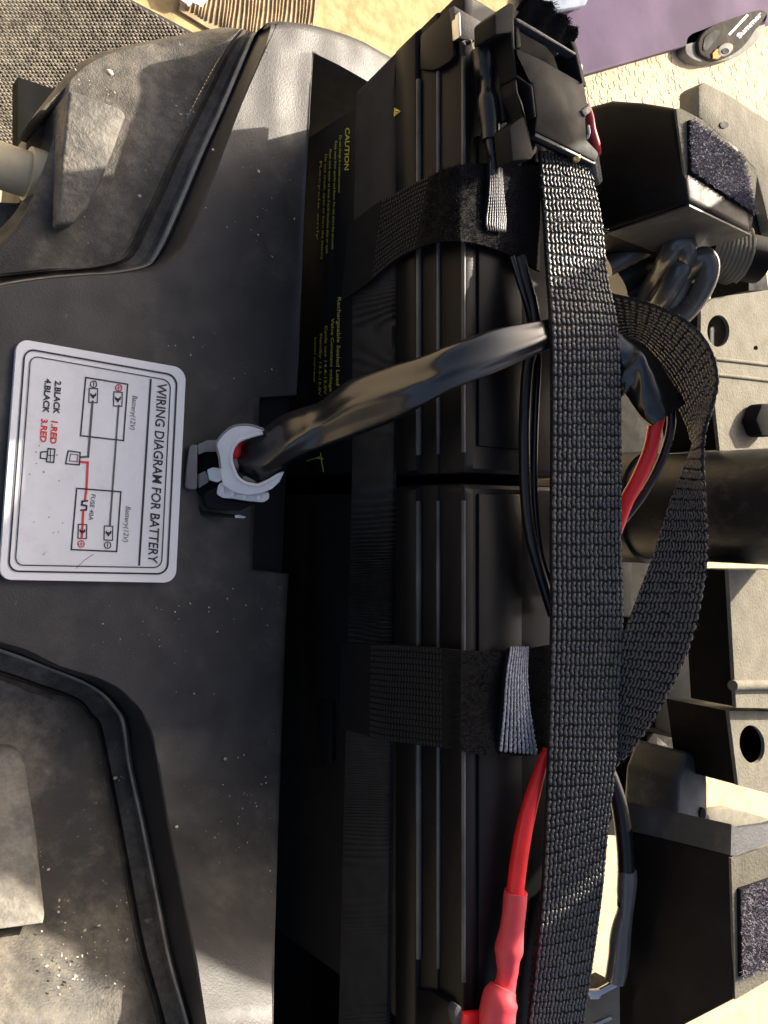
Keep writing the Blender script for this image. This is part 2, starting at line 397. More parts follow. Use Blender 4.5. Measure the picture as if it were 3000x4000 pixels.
# ribbed rug
rg = thing('ribbed_rug', 'brown ribbed rug strip on the pale ground next to the dark mat', 'rug', Pz(980, 50, ZG))
zr = ZG + 0.006
prism('rug_base', [Pz(720, -120, zr), Pz(1300, -160, zr), Pz(1235, 60, zr), Pz(1180, 150, zr), Pz(900, 160, zr), Pz(790, 95, zr), Pz(700, 40, zr)], (0, 0, -0.004), M_rug, rg)
mb = MB()
for i in range(34):
    x0 = 735 + i * 15.5
    a, b = Pz(x0 + 20, -110, zr + 0.001), Pz(x0 + 6 * math.sin(i), 40 + min(110, 8 * i), zr + 0.001)
    vs, fs = tube_geo([a, a.lerp(b, .5) + Vector((0.002, 0, 0)), b], 0.0011, seg=6, n=6)
    if x0 < 1225: mb.add(vs, fs)
mb.build('ribs', M_rug, rg, 179, kind='stuff')
pp = MB()
for i, (a, b) in enumerate([((700, -5), (742, 22)), ((735, 2), (792, 24))]):
    p, q = Pz(*a, zr + 0.012), Pz(*b, zr + 0.010)
    pp.add([p, q, q + Vector((0.012, 0.02, 0.004)), p + Vector((0.006, 0.022, 0.008))], [[0, 1, 2, 3]])
    pp.add([p - Vector((0, 0, .002)), q - Vector((0, 0, .002)), q + Vector((0.012, 0.02, 0.002)), p + Vector((0.006, 0.022, 0.006))], [[0, 1, 2, 3]])
tag(pp.build('paper_scrap', M_paper), 'crumpled white scrap of paper on the brown rug', 'paper')
# purple foam mat and grey blue cloth
zp = ZG + 0.02
o = prism('foam_mat', [Pz(2050, 110, zp), Pz(2080, -250, zp), Pz(3250, -250, zp), Pz(3250, 0, zp), Pz(3000, 98, zp), Pz(2640, 190, zp), Pz(2285, 292, zp), Pz(2240, 300, zp)], (0, 0, -0.018), M_purple, None, 0.003)
tag(o, 'flat purple foam mat lying on the pale ground beyond the battery', 'mat')
zc = zp + 0.02
o = prism('folded_cloth', [Pz(2105, 48, zc), Pz(2150, -60, zc), Pz(2330, -60, zc), Pz(2290, 22, zc), Pz(2210, 35, zc)], (0, 0, -0.018), M_bluegrey, None, 0.005)
tag(o, 'small grey blue folded cloth at the corner of the purple mat', 'cloth')
# wheel lying at the edge of the purple mat
zw = ZG + 0.020
wh = thing('small_wheel', 'small grey wheel with dark hub, white lettering and an orange dot beside the purple mat', 'wheel', Pz(2850, 130, ZG))
def wp(x, y, z=zw): return Pz(2500 + x * 0.3014, y * 0.3014, z)
ring_o = [(590, 560), (600, 690), (720, 780), (880, 805), (1080, 790), (1280, 720), (1440, 610), (1560, 480), (1620, 340), (1650, 180), (1560, 120), (1300, 190), (1000, 300), (720, 400), (620, 470)]
ring_i = [(760, 560), (780, 680), (870, 745), (960, 780), (1120, 745), (1300, 640), (1420, 510), (1490, 400), (1560, 320), (1640, 180), (1540, 130), (1240, 225), (1000, 310), (860, 390), (790, 480)]
def smo(l, n=60): return [(v.x, v.y) for v in spline([Vector((a, b, 0)) for a, b in l + [l[0]]], n + 1)][:-1]
prism('tyre', [wp(*c) for c in smo(ring_o)], (0, 0, -0.020), M_tyre, wh, 0.006, 3)
prism('hub', [wp(*c, zw + 0.008) for c in smo(ring_i)], (0, 0, -0.012), M_hub, wh, 0.003, 2)
hb = [(820, 600), (850, 480), (960, 400), (1040, 400), (1020, 470), (930, 570), (880, 640), (830, 650)]
prism('hub_recess', [wp(*c, zw + 0.0095) for c in smo(hb)], (0, 0, -0.004), M_dark, wh)
prism('hub_cap', [wp(*c, zw + 0.012) for c in circ(1110, 640, 95, 24, 1.15, 0.8, -0.6)], (0, 0, -0.006), M_tyre, wh, 0.001)
prism('hub_bore', [wp(*c, zw + 0.0135) for c in circ(1110, 660, 42, 20, 1.1, 0.9)], (0, 0, -0.003), M_dark, wh)
prism('orange_dot', [wp(*c, zw + 0.0115) for c in [(945, 690), (1000, 630), (1070, 715), (1010, 760), (950, 755)]], (0, 0, -0.003), M_orange, wh)
mb = MB()
vs, fs = glyphs('Summer', 0.0, 0.03)
b0, b1 = (1290, 500), (1590, 190); dx, dy = b1[0] - b0[0], b1[1] - b0[1]; L = math.hypot(dx, dy)
mb.add([wp(b0[0] + dx * s + dy / L * t * 62, b0[1] + dy * s - dx / L * t * 62, zw + 0.0092) for s, t in vs], fs)
line_on(mb, [(1165, 440), (1390, 200)], 30, lambda x, y: wp(x, y, zw + 0.0092))
mb.build('lettering', M_paper, wh)

# ================================================================== BODY SHROUD (left)
ZS = -0.10
sh = thing('body_shroud', 'dusty black plastic body cover with a white wiring diagram sticker, left of the batteries', 'plastic cover', (-0.10, 0, ZS))
Ll = [(1033, 205), (940, 420), (877, 588), (796, 796), (723, 958), (668, 1018), (600, 1052), (470, 1072), (316, 1082), (118, 1102), (-60, 1140), (-250, 1400), (-250, 1850), (-250, 2300), (-60, 2490), (0, 2508), (110, 2540), (235, 2602), (376, 2645), (470, 2692), (549, 2770), (596, 2864), (627, 3005), (666, 3240), (721, 3515), (768, 3750), (807, 4000), (835, 4170)]
Rr = [(1228, 205), (1215, 420), (1207, 588), (1196, 796), (1190, 940), (1187, 1010), (1186, 1060), (1184, 1110), (1180, 1180), (1177, 1260), (1172, 1400), (1163, 1543), (1019, 1553), (1003, 1900), (991, 2224), (1132, 2242), (1128, 2300), (1120, 2450), (1115, 2600), (1112, 2700), (1109, 2770), (1105, 2864), (1100, 3005), (1091, 3240), (1083, 3515), (1077, 3703), (1073, 4000), (1071, 4170)]
def rise(py):
    t = min(1, max(0, (py - 2800) / 1350)); return 0.12 * t * t * (3 - 2 * t)
def und(p):
    return p + Vector((0, 0, 0.0022 * noise.noise(Vector((p.x * 14, p.y * 7, 1.3))) + 0.0006 * noise.noise(Vector((p.x * 60, p.y * 50, 5)))))
rows = []
for (l, r) in zip(Ll, Rr):
    rows.append([Pz(l[0] + (r[0] - l[0]) * j / 40, l[1] + (r[1] - l[1]) * j / 40, ZS + rise(l[1] + (r[1] - l[1]) * j / 40)) for j in range(41)])
fine = []
for i in range(len(rows) - 1):
    m_ = 1 if abs(Rr[i + 1][0] - Rr[i][0]) > 100 else 4
    for k in range(m_): fine.append([a.lerp(b, k / m_) for a, b in zip(rows[i], rows[i + 1])])
fine.append(rows[-1])
def edge_roll(row):
    # rounded hole edge: last points roll down
    a, b = row[-2], row[-1]
    return [und(p) for p in row[:-1]] + [b + Vector((-0.0012, 0, 0)), b + Vector((0, 0, -0.0012)), b + Vector((0.0004, 0, -0.035))]
fr = [edge_roll(r) for r in fine]
vs, fs = grid(fr)
obj('top_panel', vs, fs, M_shroud, sh, 50)
# top strip between the outer silhouette and the hole's end
So = [(1062, 90), (1085, 86), (1121, 84), (1247, 102), (1401, 152), (1511, 211), (1680, 300)]
Si = [(1033, 205), (1080, 205), (1130, 205), (1228, 205), (1330, 259), (1432, 315), (1600, 405)]
o_ = [Pz(a, b, ZS) for a, b in So]; i_ = [Pz(a, b, ZS) for a, b in Si]
n_ = 50; o_, i_ = spline(o_, n_), resample(i_, n_)
rows = [[p + Vector((0.002, 0.006, -0.05)) for p in o_], [p + Vector((0, 0.003, -0.006)) for p in o_], [p + Vector((0, 0.0005, -0.0015)) for p in o_]]
rows += [[und(a.lerp(b, k / 8)) if 0 < k else a.copy() for a, b in zip(o_, i_)] for k in range(1, 9)]
rows += [[p + Vector((0, -0.0006, -0.001)) for p in i_], [p + Vector((0, -0.0008, -0.20)) for p in i_]]
vs, fs = grid(rows); obj('end_panel', vs, fs, M_shroud, sh, 50)
# notch wall under the clip + hole walls and floor
zn = ZS - 0.004
o = prism('notch_ledge', [Pz(1010, 1540, zn), Pz(1130, 1560, zn), Pz(1100, 2240, zn), Pz(985, 2230, zn)], (0, 0, -0.03), M_case, sh)
box('well_floor', (-0.115, -0.60, -0.31), (0.17, 0.33, -0.295), M_dark, sh)
box('chassis_floor', (-0.6, -0.60, -0.335), (-0.11, 0.20, -0.32), M_dark, sh)
box('well_wall', (-0.115, -0.60, -0.294), (-0.105, 0.25, -0.155), M_dark, sh)
box('well_wall', (0.154, -0.60, -0.294), (0.160, 0.26, -0.02), M_dark, sh)
box('well_wall', (-0.115, -0.61, -0.294), (0.160, -0.604, -0.02), M_dark, sh)
# upper groove: shoulder, lip, channel and side pan
C1 = [(1085, 90), (1033, 205), (940, 420), (877, 588), (796, 796), (723, 958), (668, 1018), (600, 1052), (470, 1072), (316, 1082), (118, 1102), (-60, 1140), (-250, 1180)]
B1 = [(1002, 128), (981, 167), (868, 434), (786, 615), (714, 786), (651, 931), (607, 1010), (570, 1042), (450, 1066), (316, 1074), (118, 1094), (-60, 1128), (-250, 1165)]
A1 = [(940, 113), (868, 208), (768, 389), (669, 588), (597, 740), (530, 880), (492, 960), (440, 1012), (330, 1040), (180, 1052), (60, 1064), (-80, 1078), (-250, 1100)]
def mixl(P, Q, t): return [(a[0] + (b[0] - a[0]) * t, a[1] + (b[1] - a[1]) * t) for a, b in zip(P, Q)]
def zl(P, z): return [Pz(a, b, z) for a, b in P]
def rise(py):
    t = min(1, max(0, (py - 2800) / 1350)); return 0.12 * t * t * (3 - 2 * t)
def zr2(P, z): return [Pz(a, b, z + rise(b)) for a, b in P]
loft('shoulder', [zl(C1, ZS + 0.0002), zl(mixl(C1, B1, 0.10), ZS - 0.0006), zl(mixl(C1, B1, 0.28), ZS - 0.006), zl(mixl(C1, B1, 0.8), ZS - 0.022), zl(mixl(C1, B1, 0.93), ZS - 0.026)], M_shroud, sh, 120)
loft('lip', [zl(mixl(C1, B1, 0.90), ZS - 0.027), zl(mixl(C1, B1, 0.96), ZS - 0.0235), zl(B1, ZS - 0.0215), zl(mixl(B1, A1, 0.10), ZS - 0.0228), zl(mixl(B1, A1, 0.15), ZS - 0.030)], M_lip, sh, 120)
loft('channel', [zl(mixl(B1, A1, 0.10), ZS - 0.029), zl(mixl(B1, A1, 0.3), ZS - 0.037), zl(mixl(B1, A1, 0.62), ZS - 0.039), zl(mixl(B1, A1, 0.80), ZS - 0.034), zl(mixl(B1, A1, 0.9), ZS - 0.037), zl(A1, ZS - 0.037)], M_pan, sh, 120)
PO = [(920, 112), (850, 120), (760, 138), (633, 163), (540, 182), (452, 203), (395, 226), (343, 253), (300, 290), (268, 335), (225, 480), (150, 760), (-60, 1000)]
rows = []
for k in range(13):
    t = k / 12; z = ZS - 0.036 - 0.012 * math.sin(t * math.pi * 0.5) + 0.006 * math.sin(t * math.pi)
    rows.append([p + Vector((0, 0, 0.003 * noise.noise(Vector((p.x * 30, p.y * 30, 3))))) for p in zl(mixl(A1, PO, t), z)])
rows.append([p + Vector((-0.002, 0.004, -0.008)) for p in zl(PO, ZS - 0.048)])
rows.append([p + Vector((0.0, 0.0, -0.06)) for p in rows[-1]])
loft('side_pan', rows, M_pan, sh, 120)
bt = [(271, 348), (470, 420), (494, 448), (440, 600), (389, 725), (345, 810), (289, 872), (225, 877), (240, 640)]
prism('raised_block', zl(bt, ZS - 0.026), (0, 0, -0.06), M_block, sh, 0.002, 3)
# dark side under the pan + lower lip
zz = ZS - 0.07
prism('side_skirt', zl([(262, 345), (222, 880), (180, 980), (-120, 960), (-120, 780), (80, 790), (100, 560), (160, 460)], zz), (0, 0, -0.05), M_pan, sh, 0.002)
loft('rubber_flap', [zl([(262, 335), (190, 400), (120, 470), (72, 545)], ZS - 0.05), zl([(256, 362), (200, 425), (135, 490), (85, 552)], ZS - 0.055), zl([(240, 420), (205, 470), (160, 520), (110, 560)], ZS - 0.085)], M_pan, sh, 20)
loft('seal_edge', [zl([(215, 530), (232, 560), (236, 620), (228, 700), (218, 800)], ZS - 0.05), zl([(222, 528), (239, 560), (243, 620), (235, 700), (224, 800)], ZS - 0.047), zl([(228, 530), (246, 560), (249, 620), (240, 700), (228, 800)], ZS - 0.05)], M_side, sh, 30)
# ivory pipe plugged in the side
pv = thing('ivory_pipe', 'grubby ivory plastic pipe stub entering the cover from the left edge', 'pipe', Pz(90, 650, ZS - 0.06))
tube('pipe', [Pz(-160, 590, ZS - 0.062), Pz(40, 660, ZS - 0.062), Pz(150, 695, ZS - 0.062)], [0.0135, 0.0135, 0.0135], M_ivory, pv, seg=28)
tube('collar', [Pz(105, 678, ZS - 0.060), Pz(160, 697, ZS - 0.060), Pz(204, 712, ZS - 0.060)], [0.0160, 0.0162, 0.0155], M_ivory, pv, seg=28)

# lower groove and pan
C2 = [(-250, 2430), (-60, 2490), (0, 2508), (110, 2540), (235, 2602), (376, 2645), (470, 2692), (549, 2770), (596, 2864), (627, 3005), (666, 3240), (721, 3515), (768, 3750), (807, 4000), (835, 4170)]
B2 = [(-250, 2455), (-60, 2515), (0, 2534), (90, 2566), (190, 2606), (320, 2658), (400, 2705), (452, 2760), (486, 2822), (509, 2990), (560, 3220), (622, 3530), (666, 3750), (737, 4000), (770, 4170)]
A2 = [(-250, 2560), (-60, 2620), (0, 2637), (80, 2662), (157, 2690), (240, 2716), (305, 2748), (345, 2800), (376, 2840), (415, 3005), (457, 3220), (503, 3480), (550, 3715), (627, 4000), (650, 4170)]
loft('shoulder', [zr2(C2, ZS + 0.0002), zr2(mixl(C2, B2, 0.08), ZS - 0.0008), zr2(mixl(C2, B2, 0.2), ZS - 0.008), zr2(mixl(C2, B2, 0.8), ZS - 0.026), zr2(mixl(C2, B2, 0.92), ZS - 0.030)], M_shroud, sh, 130)
loft('lip', [zr2(mixl(C2, B2, 0.90), ZS - 0.031), zr2(mixl(C2, B2, 0.96), ZS - 0.027), zr2(B2, ZS - 0.0245), zr2(mixl(B2, A2, 0.09), ZS - 0.0258), zr2(mixl(B2, A2, 0.13), ZS - 0.032)], M_lip, sh, 130)
loft('channel', [zr2(mixl(B2, A2, 0.08), ZS - 0.031), zr2(mixl(B2, A2, 0.25), ZS - 0.034), zr2(mixl(B2, A2, 0.8), ZS - 0.036), zr2(mixl(B2, A2, 0.9), ZS - 0.041), zr2(mixl(B2, A2, 0.97), ZS - 0.041), zr2(mixl(B2, A2, 1.06), ZS - 0.034)], M_pan, sh, 130)
O2 = [(-400, 2640), (-400, 2700), (-400, 2760), (-400, 2830), (-400, 2900), (-400, 2960), (-400, 3020), (-400, 3100), (-400, 3200), (-400, 3300), (-400, 3400), (-400, 3550), (-400, 3750), (-400, 4000), (-400, 4170)]
rows = []
for k in range(15):
    t = k / 14; q = mixl(A2, O2, t); z = ZS - 0.035 + 0.004 * math.sin(min(1, t * 5) * math.pi)
    rows.append([p + Vector((0, 0, 0.0035 * noise.noise(Vector((p.x * 26, p.y * 26, 9))))) for p in zr2(q, z)])
loft('side_pan', rows, M_pan, sh, 130)
prism('raised_block', zr2([(-200, 2935), (40, 2925), (88, 2932), (100, 2990), (140, 3280), (180, 3520), (192, 3590), (170, 3615), (0, 3640), (-200, 3660)], ZS - 0.022), (0, 0, -0.03), M_block2, sh, 0.006, 4)
prism('round_boss', zr2([(c[0], c[1]) for c in circ(-90, 4130, 170, 30, 1.0, 0.85)], ZS - 0.028), (0, 0, -0.02), M_block2, sh, 0.003, 3)
# grit on the cover
mb = MB()
def grit(n, x0, x1, y0, y1, z, smin=.00012, smax=.0006, ok=None):
    for _ in range(n):
        px, py = rnd.uniform(x0, x1), rnd.uniform(y0, y1)
        if ok and not ok(px, py): continue
        p = Pz(px, py, z + rise(py)); s = rnd.uniform(smin, smax) * rnd.random() ** 0.6; a = rnd.uniform(0, 6.28)
        if s < 0.00008 or noise.noise(Vector((p.x * 18, p.y * 18, 2.0))) < -0.05: continue
        lump(mb, p, Vector((math.cos(a), math.sin(a), 0)), Vector((-math.sin(a), math.cos(a), 0)), Vector((0, 0, 1)), s * 1.5, s, s * 0.7)
okt = lambda x, y: x > 1040 - (y - 200) * 0.42 + 20 and x < 1170
grit(120, 640, 1170, 450, 1500, ZS + 0.0015, ok=okt)
grit(80, 400, 1100, 2280, 2700, ZS + 0.0015, ok=lambda x, y: x > 400 and y < 2600 or x > 620)
grit(130, 640, 1070, 2700, 3500, ZS + 0.0015, ok=lambda x, y: x > 640 + (y - 2700) * 0.12)
grit(150, 280, 760, 200, 950, ZS - 0.036, .0002, .0010, ok=lambda x, y: x < 930 - (y - 100) * .5)
grit(150, 150, 500, 2850, 3900, ZS - 0.031, .0002, .0009)
for px, py, s in [(428, 283, .0022), (832, 585, .0008), (1010, 670, .0010), (545, 766, .0012), (450, 3040, .0012), (560, 3250, .0010), (690, 3230, .0010), (338, 3212, .0011), (880, 2965, .0011)]:
    z = ZS + 0.0015 if px > 800 or py > 3200 and px > 660 else ZS - 0.033
    lump(mb, Pz(px, py, z + rise(py)), Vector((1, 0, 0)), Vector((0, 1, 0)), Vector((0, 0, 1)), s * 1.2, s, s * .6)
gr = mb.build('sand_grit', M_sand, None, 179, kind='stuff')

# wiring diagram sticker
def K(x, y): return (x * 0.7836, 1200 + y * 0.7836)
zst = ZS + 0.0042
def rrect(c, inset, r, n=7):
    """rounded quad from 4 photo corners, inset in px"""
    q = [Vector((a, b)) for a, b in c]; cen = sum(q, Vector((0, 0))) / 4
    out = []
    for i in range(4):
        p, pa, pn = q[i], q[i - 1], q[(i + 1) % 4]
        d1 = (pa - p).normalized(); d2 = (pn - p).normalized()
        p = p + (d1 + d2) * inset
        for k in range(n + 1):
            t = k / n * math.pi / 2
            out.append(p + d1 * r * (1 - math.sin(t)) + d2 * r * (1 - math.cos(t)))
    return [(v.x, v.y) for v in out]
SC = [K(85, 155), K(928, 305), K(876, 1374), K(-4, 1358)]
stk = prism('wiring_sticker', zl(rrect(SC, 0, 48), zst), (0, 0, -0.0030), M_stickw, sh, label='white wiring diagram sticker')
prism('printed_field', zl(rrect(SC, 62, 30), zst + 0.0002), (0, 0, -0.0003), M_stick, stk)
FZ = zst + 0.0005
fn = lambda x, y: Pz(x, y, FZ)
ink, inkg, inkr = MB(), MB(), MB()
def KL(mbx, pts, w, closed=False): line_on(mbx, [K(*p) for p in pts], w * 0.7836, fn, closed)
def KT(mbx, t, a, b, h, shear=0.0, bold=0.0): text_on(mbx, t, K(*a), K(*b), h * 0.7836, fn, shear, bold)
line_on(ink, rrect(SC, 34, 40), 6.5, fn, True); line_on(ink, rrect(SC, 58, 32), 4, fn, True)
KT(ink, 'WIRING DIAGRAM FOR BATTERY', (786, 380), (738, 1276), 47, 0.12, 0.014)
KL(ink, [(752, 362), (694, 1284)], 10)
KT(inkg, 'Battery(12V)', (662, 440), (648, 610), 25, 0.2); KT(inkg, 'Battery(12V)', (628, 992), (614, 1170), 25, 0.2)
KT(ink, '2.BLACK', (276, 365), (266, 530), 30, 0.1, 0.03); KT(ink, '4.BLACK', (226, 355), (214, 525), 30, 0.1, 0.03)
KT(inkr, '1.RED', (258, 565), (250, 680), 31, 0.1, 0.03); KT(inkr, '3.RED', (207, 555), (200, 672), 31, 0.1, 0.03)
KT(ink, 'FUSE 40A', (456, 930), (442, 1060), 22, 0.15)
KL(ink, [(428, 350), (637, 384), (616, 665), (402, 640)], 7, True); KL(ink, [(383, 903), (603, 920), (582, 1218), (356, 1208)], 7, True)
KL(inkg, [(592, 490), (548, 1090)], 9); KL(inkg, [(462, 470), (440, 745), (400, 748)], 11)
KL(inkr, [(396, 770), (438, 774), (432, 905)], 11); KL(inkr, [(432, 905), (424, 965)], 11); KL(inkr, [(416, 1015), (408, 1150)], 11)
for (x, y) in [(465, 440), (588, 458), (411, 1118), (541, 1126)]:
    KL(ink, [(x - 20, y - 36), (x + 22, y - 34), (x + 20, y + 36), (x - 22, y + 34)], 5, True)
    KL(ink, [(x - 12, y - 8), (x, y + 12), (x + 12, y - 8)], 7); KL(ink, [(x - 10, y), (x + 10, y)], 8)
for (x, y, mbx) in [(592, 402, inkr), (467, 384, ink), (405, 1180, inkr), (537, 1186, ink)]:
    KL(mbx, circ(x, y, 16, 20), 4.5, True); KL(mbx, [(x, y - 9), (x, y + 9)], 4)
    if mbx is inkr: KL(mbx, [(x - 9, y), (x + 9, y)], 4)
KL(ink, [(340, 716), (400, 724), (396, 786), (328, 780)], 6, True); KL(inkg, [(352, 732), (388, 736), (385, 770), (346, 766)], 4, True)
KL(ink, [(240, 704), (274, 708), (268, 774), (232, 770)], 6, True); KL(ink, [(232, 720), (204, 722), (202, 752), (230, 756)], 6); KL(ink, [(236, 738), (270, 740)], 4); KL(ink, [(253, 708), (250, 772)], 4)
c8 = [(435, 965), (410, 968), (408, 985), (432, 990), (430, 1010), (404, 1012)]
KL(ink, c8, 9)
KL(inkg, [(465, 1232), (420, 1262), (380, 1302)], 2.5)
for _ in range(16): KL(inkg, circ(rnd.uniform(140, 330), rnd.uniform(640, 1250), rnd.uniform(1.5, 3), 6), 2, True)
ink.build('black_print', M_ink, stk, None, kind='stuff'); inkg.build('grey_print', M_inkg, stk, None, kind='stuff'); inkr.build('red_print', M_inkr, stk, None, kind='stuff')

# ================================================================== BATTERIES
def battery(y0, y1, label, upper):
    yc = (y0 + y1) / 2
    b = thing('battery', label, 'battery', (XB + 0.06, yc, -0.145), 'two black batteries side by side')
    X1 = 0.150
    dr = 0.010                                        # draft towards the ends
    # case
    cz = -0.026
    e1 = 0.0 if not upper else dr
    box('case', (XB + 0.0035, y0 + 0.004, -0.28), (X1 - 0.003, y1 - 0.004 - (0.012 if upper else 0), cz), M_case, b, 0.004)
    # lid profile in XZ, swept along Y with rounded ends
    def zpx(px):                                      # height on the front plane that shows at px (middle row)
        return Px(px, 2000, XB).z
    z_lo, z1, z2, z3 = zpx(1552), zpx(1634), zpx(1702), ZT
    prof = [(XB + 0.004, z_lo), (XB - 0.0012, z_lo), (XB - 0.002, z_lo + 0.0008), (XB - 0.002, z1 - 0.0012), (XB - 0.0012, z1 - 0.0003), (XB + 0.0014, z1 + 0.0006),
            (XB + 0.0014, z2 - 0.0010), (XB + 0.0018, z2 - 0.0002), (XB + 0.0030, z2 + 0.0004), (XB + 0.0030, z3 - 0.0018), (XB + 0.0036, z3 - 0.0006), (XB + 0.005, z3),
            (XB + 0.010, z3), (XB + 0.0108, z3 - 0.0008), (XB + 0.060, z3 - 0.0008), (X1 - 0.004, z3), (X1 - 0.001, z3 - 0.001), (X1, z3 - 0.004), (X1, z_lo)]
    rows = []
    for s, (yy, ins) in enumerate([(y0, 0.006), (y0 + 0.0008, 0.003), (y0 + 0.003, 0.0007), (y0 + 0.006, 0), (y1 - 0.006, 0), (y1 - 0.003, 0.0007), (y1 - 0.0008, 0.003), (y1, 0.006)]):
        r = []
        for (x, z) in prof:
            xx = min(max(x, XB - 0.002 + ins), X1 - ins); zz_ = min(z, ZT - ins * 0.8)
            tl = (z - z_lo) / (z3 - z_lo)
            yo = (dr * 1.1 * tl if (upper and s >= 4) else 0)
            r.append(Vector((xx, yy + yo, zz_)))
        rows.append(r)
    vs, fs = grid(rows); n = len(prof); fs.append(list(range(n))); fs.append([len(vs) - n + i for i in range(n)])
    obj('lid', vs, fs, M_lid, b, 30)
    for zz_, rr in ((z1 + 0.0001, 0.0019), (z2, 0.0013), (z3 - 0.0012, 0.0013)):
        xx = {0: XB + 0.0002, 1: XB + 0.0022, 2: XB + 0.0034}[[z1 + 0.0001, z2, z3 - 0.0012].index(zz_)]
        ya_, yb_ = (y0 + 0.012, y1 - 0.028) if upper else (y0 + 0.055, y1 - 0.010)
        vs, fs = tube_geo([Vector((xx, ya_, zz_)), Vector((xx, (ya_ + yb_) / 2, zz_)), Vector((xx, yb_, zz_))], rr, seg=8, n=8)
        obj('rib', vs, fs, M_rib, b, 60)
    # corner boss at the outer end, filling the steps between the ribs
    if upper: q = [(1640, 140), (1655, 124), (1764, 22), (1772, 215), (1760, 236), (1715, 266), (1690, 274), (1640, 272)]
    else: q = [(1625, 3868), (1680, 3870), (1706, 3885), (1748, 3912), (1768, 3945), (1770, 4090), (1620, 4090)]
    prism('corner_boss', [Px(a, c, XB - 0.0012) for a, c in q], (0.008, 0, 0), M_lid, b, 0.0008, 2)
    # recessed plate on the top
    yy0, yy1 = (y0 + 0.016, y1 - 0.07) if upper else (y0 + 0.02, y1 - 0.006)
    box('top_plate', (XB + 0.014, yy0, ZT - 0.003), (XB + 0.052, yy1, ZT + 0.0009), M_lid, b, 0.0006)
    return b
yU1, yU0 = Px(1650, 120, XB).y, Px(1700, 1853, XB).y
yL1, yL0 = Px(1700, 1890, XB).y, Px(1700, 4150, XB).y
batU = battery(yU0, yU1, 'black battery at the top with yellow CAUTION print and a warning triangle', True)
batL = battery(yL0, yL1, 'black battery at the bottom beside the red cable end', False)
# yellow print low on the upper battery's front
def fF(x, y): return Px(x, y, XB + 0.0028)
yp = MB()
def TR(x, y): return (1150 + x * 0.2712, 450 + y * 0.2712)
def TS(x, y): return (1150 + x * 0.2712, 1150 + y * 0.2712)
text_on(yp, 'CAUTION', TR(735, 180), TR(720, 790), 17, fF, 0, 0.02)
for t, a, c in [('Do not charge in a sealed container', (650, 290), (630, 1120)), ('Keep away from sparks and flame. Do not short the terminals', (585, 370), (535, 1930)),
                ('Flush with water at once if acid touches skin or eyes', (505, 490), (455, 1990)), ('Do not crush, open or burn the battery', (440, 560), (380, 2080)), ('Recycle only', (365, 660), (315, 1800))]:
    text_on(yp, t, TR(*a), TR(*c), 8.5, fF, 0, 0.01)
for t, a, c, h in [('Rechargeable Sealed Lead', (622, 40), (600, 1310), 14), ('Valve Constant voltage', (535, 340), (505, 1400), 11), ('Cycle use 14.4-15.0V', (440, 450), (425, 1440), 10), ('Standby 13.5-13.8V', (370, 560), (345, 1460), 9), ('Initial current', (290, 620), (275, 1260), 7)]:
    text_on(yp, t, TS(*a), TS(*c), h, fF, 0, 0.01)
for pts in [[(1240, 1790), (1262, 1792)], [(1252, 1770), (1258, 1812), (1264, 1842)], [(1200, 1800), (1252, 1784)]]: line_on(yp, pts, 4, fF)
yp.build('yellow_print', M_yel, batU, None, kind='stuff')
tri = [Px(a, c, XB - 0.0024) for a, c in [(1537, 455), (1564, 434), (1545, 420)]]
tri = [Px(a, c, XB - 0.0026) for a, c in [(1540, 420), (1564, 434), (1538, 454)]]
prism('warning_triangle', tri, (0.0006, 0, 0), M_yel, batU)
mb = MB(); line_on(mb, [(1543, 436), (1555, 435)], 3, lambda x, y: Px(x, y, XB - 0.0028)); mb.build('exclamation_mark', M_ink, batU)
# red cap at the lower battery's end
prism('terminal_cap', [Pz(a, c, ZT + 0.006) for a, c in [(1812, 3965), (1900, 3955), (1900, 4080), (1800, 4080)]], (0, 0, -0.006), M_red, batL, 0.002)
prism('terminal_post', [Pz(a, c, ZT + 0.004) for a, c in [(1775, 3950), (1790, 3925), (1805, 3935), (1812, 4010), (1780, 4010)]], (0, 0, -0.006), M_side, batL, 0.001)
prism('terminal_post', [Pz(a, c, ZT + 0.0045) for a, c in [(1791, 48), (1799, 46), (1803, 138), (1796, 146)]], (0, 0, -0.006), M_metal, batU, 0.0015)
prism('terminal_bay', [Pz(a, c, ZT + 0.002) for a, c in [(1772, 20), (1900, 95), (1890, 150), (1860, 160), (1790, 150)]], (0, 0, -0.004), M_side, batU, 0.0006)
# clamp lugs low in the gap
for nm, q in (('case_lug', [(1240, 2745), (1292, 2738), (1292, 2982), (1248, 3000)]),):
    prism(nm, [Px(a, c, XB - 0.001) for a, c in q], (0.004, 0, 0), M_lid, batL, 0.001)

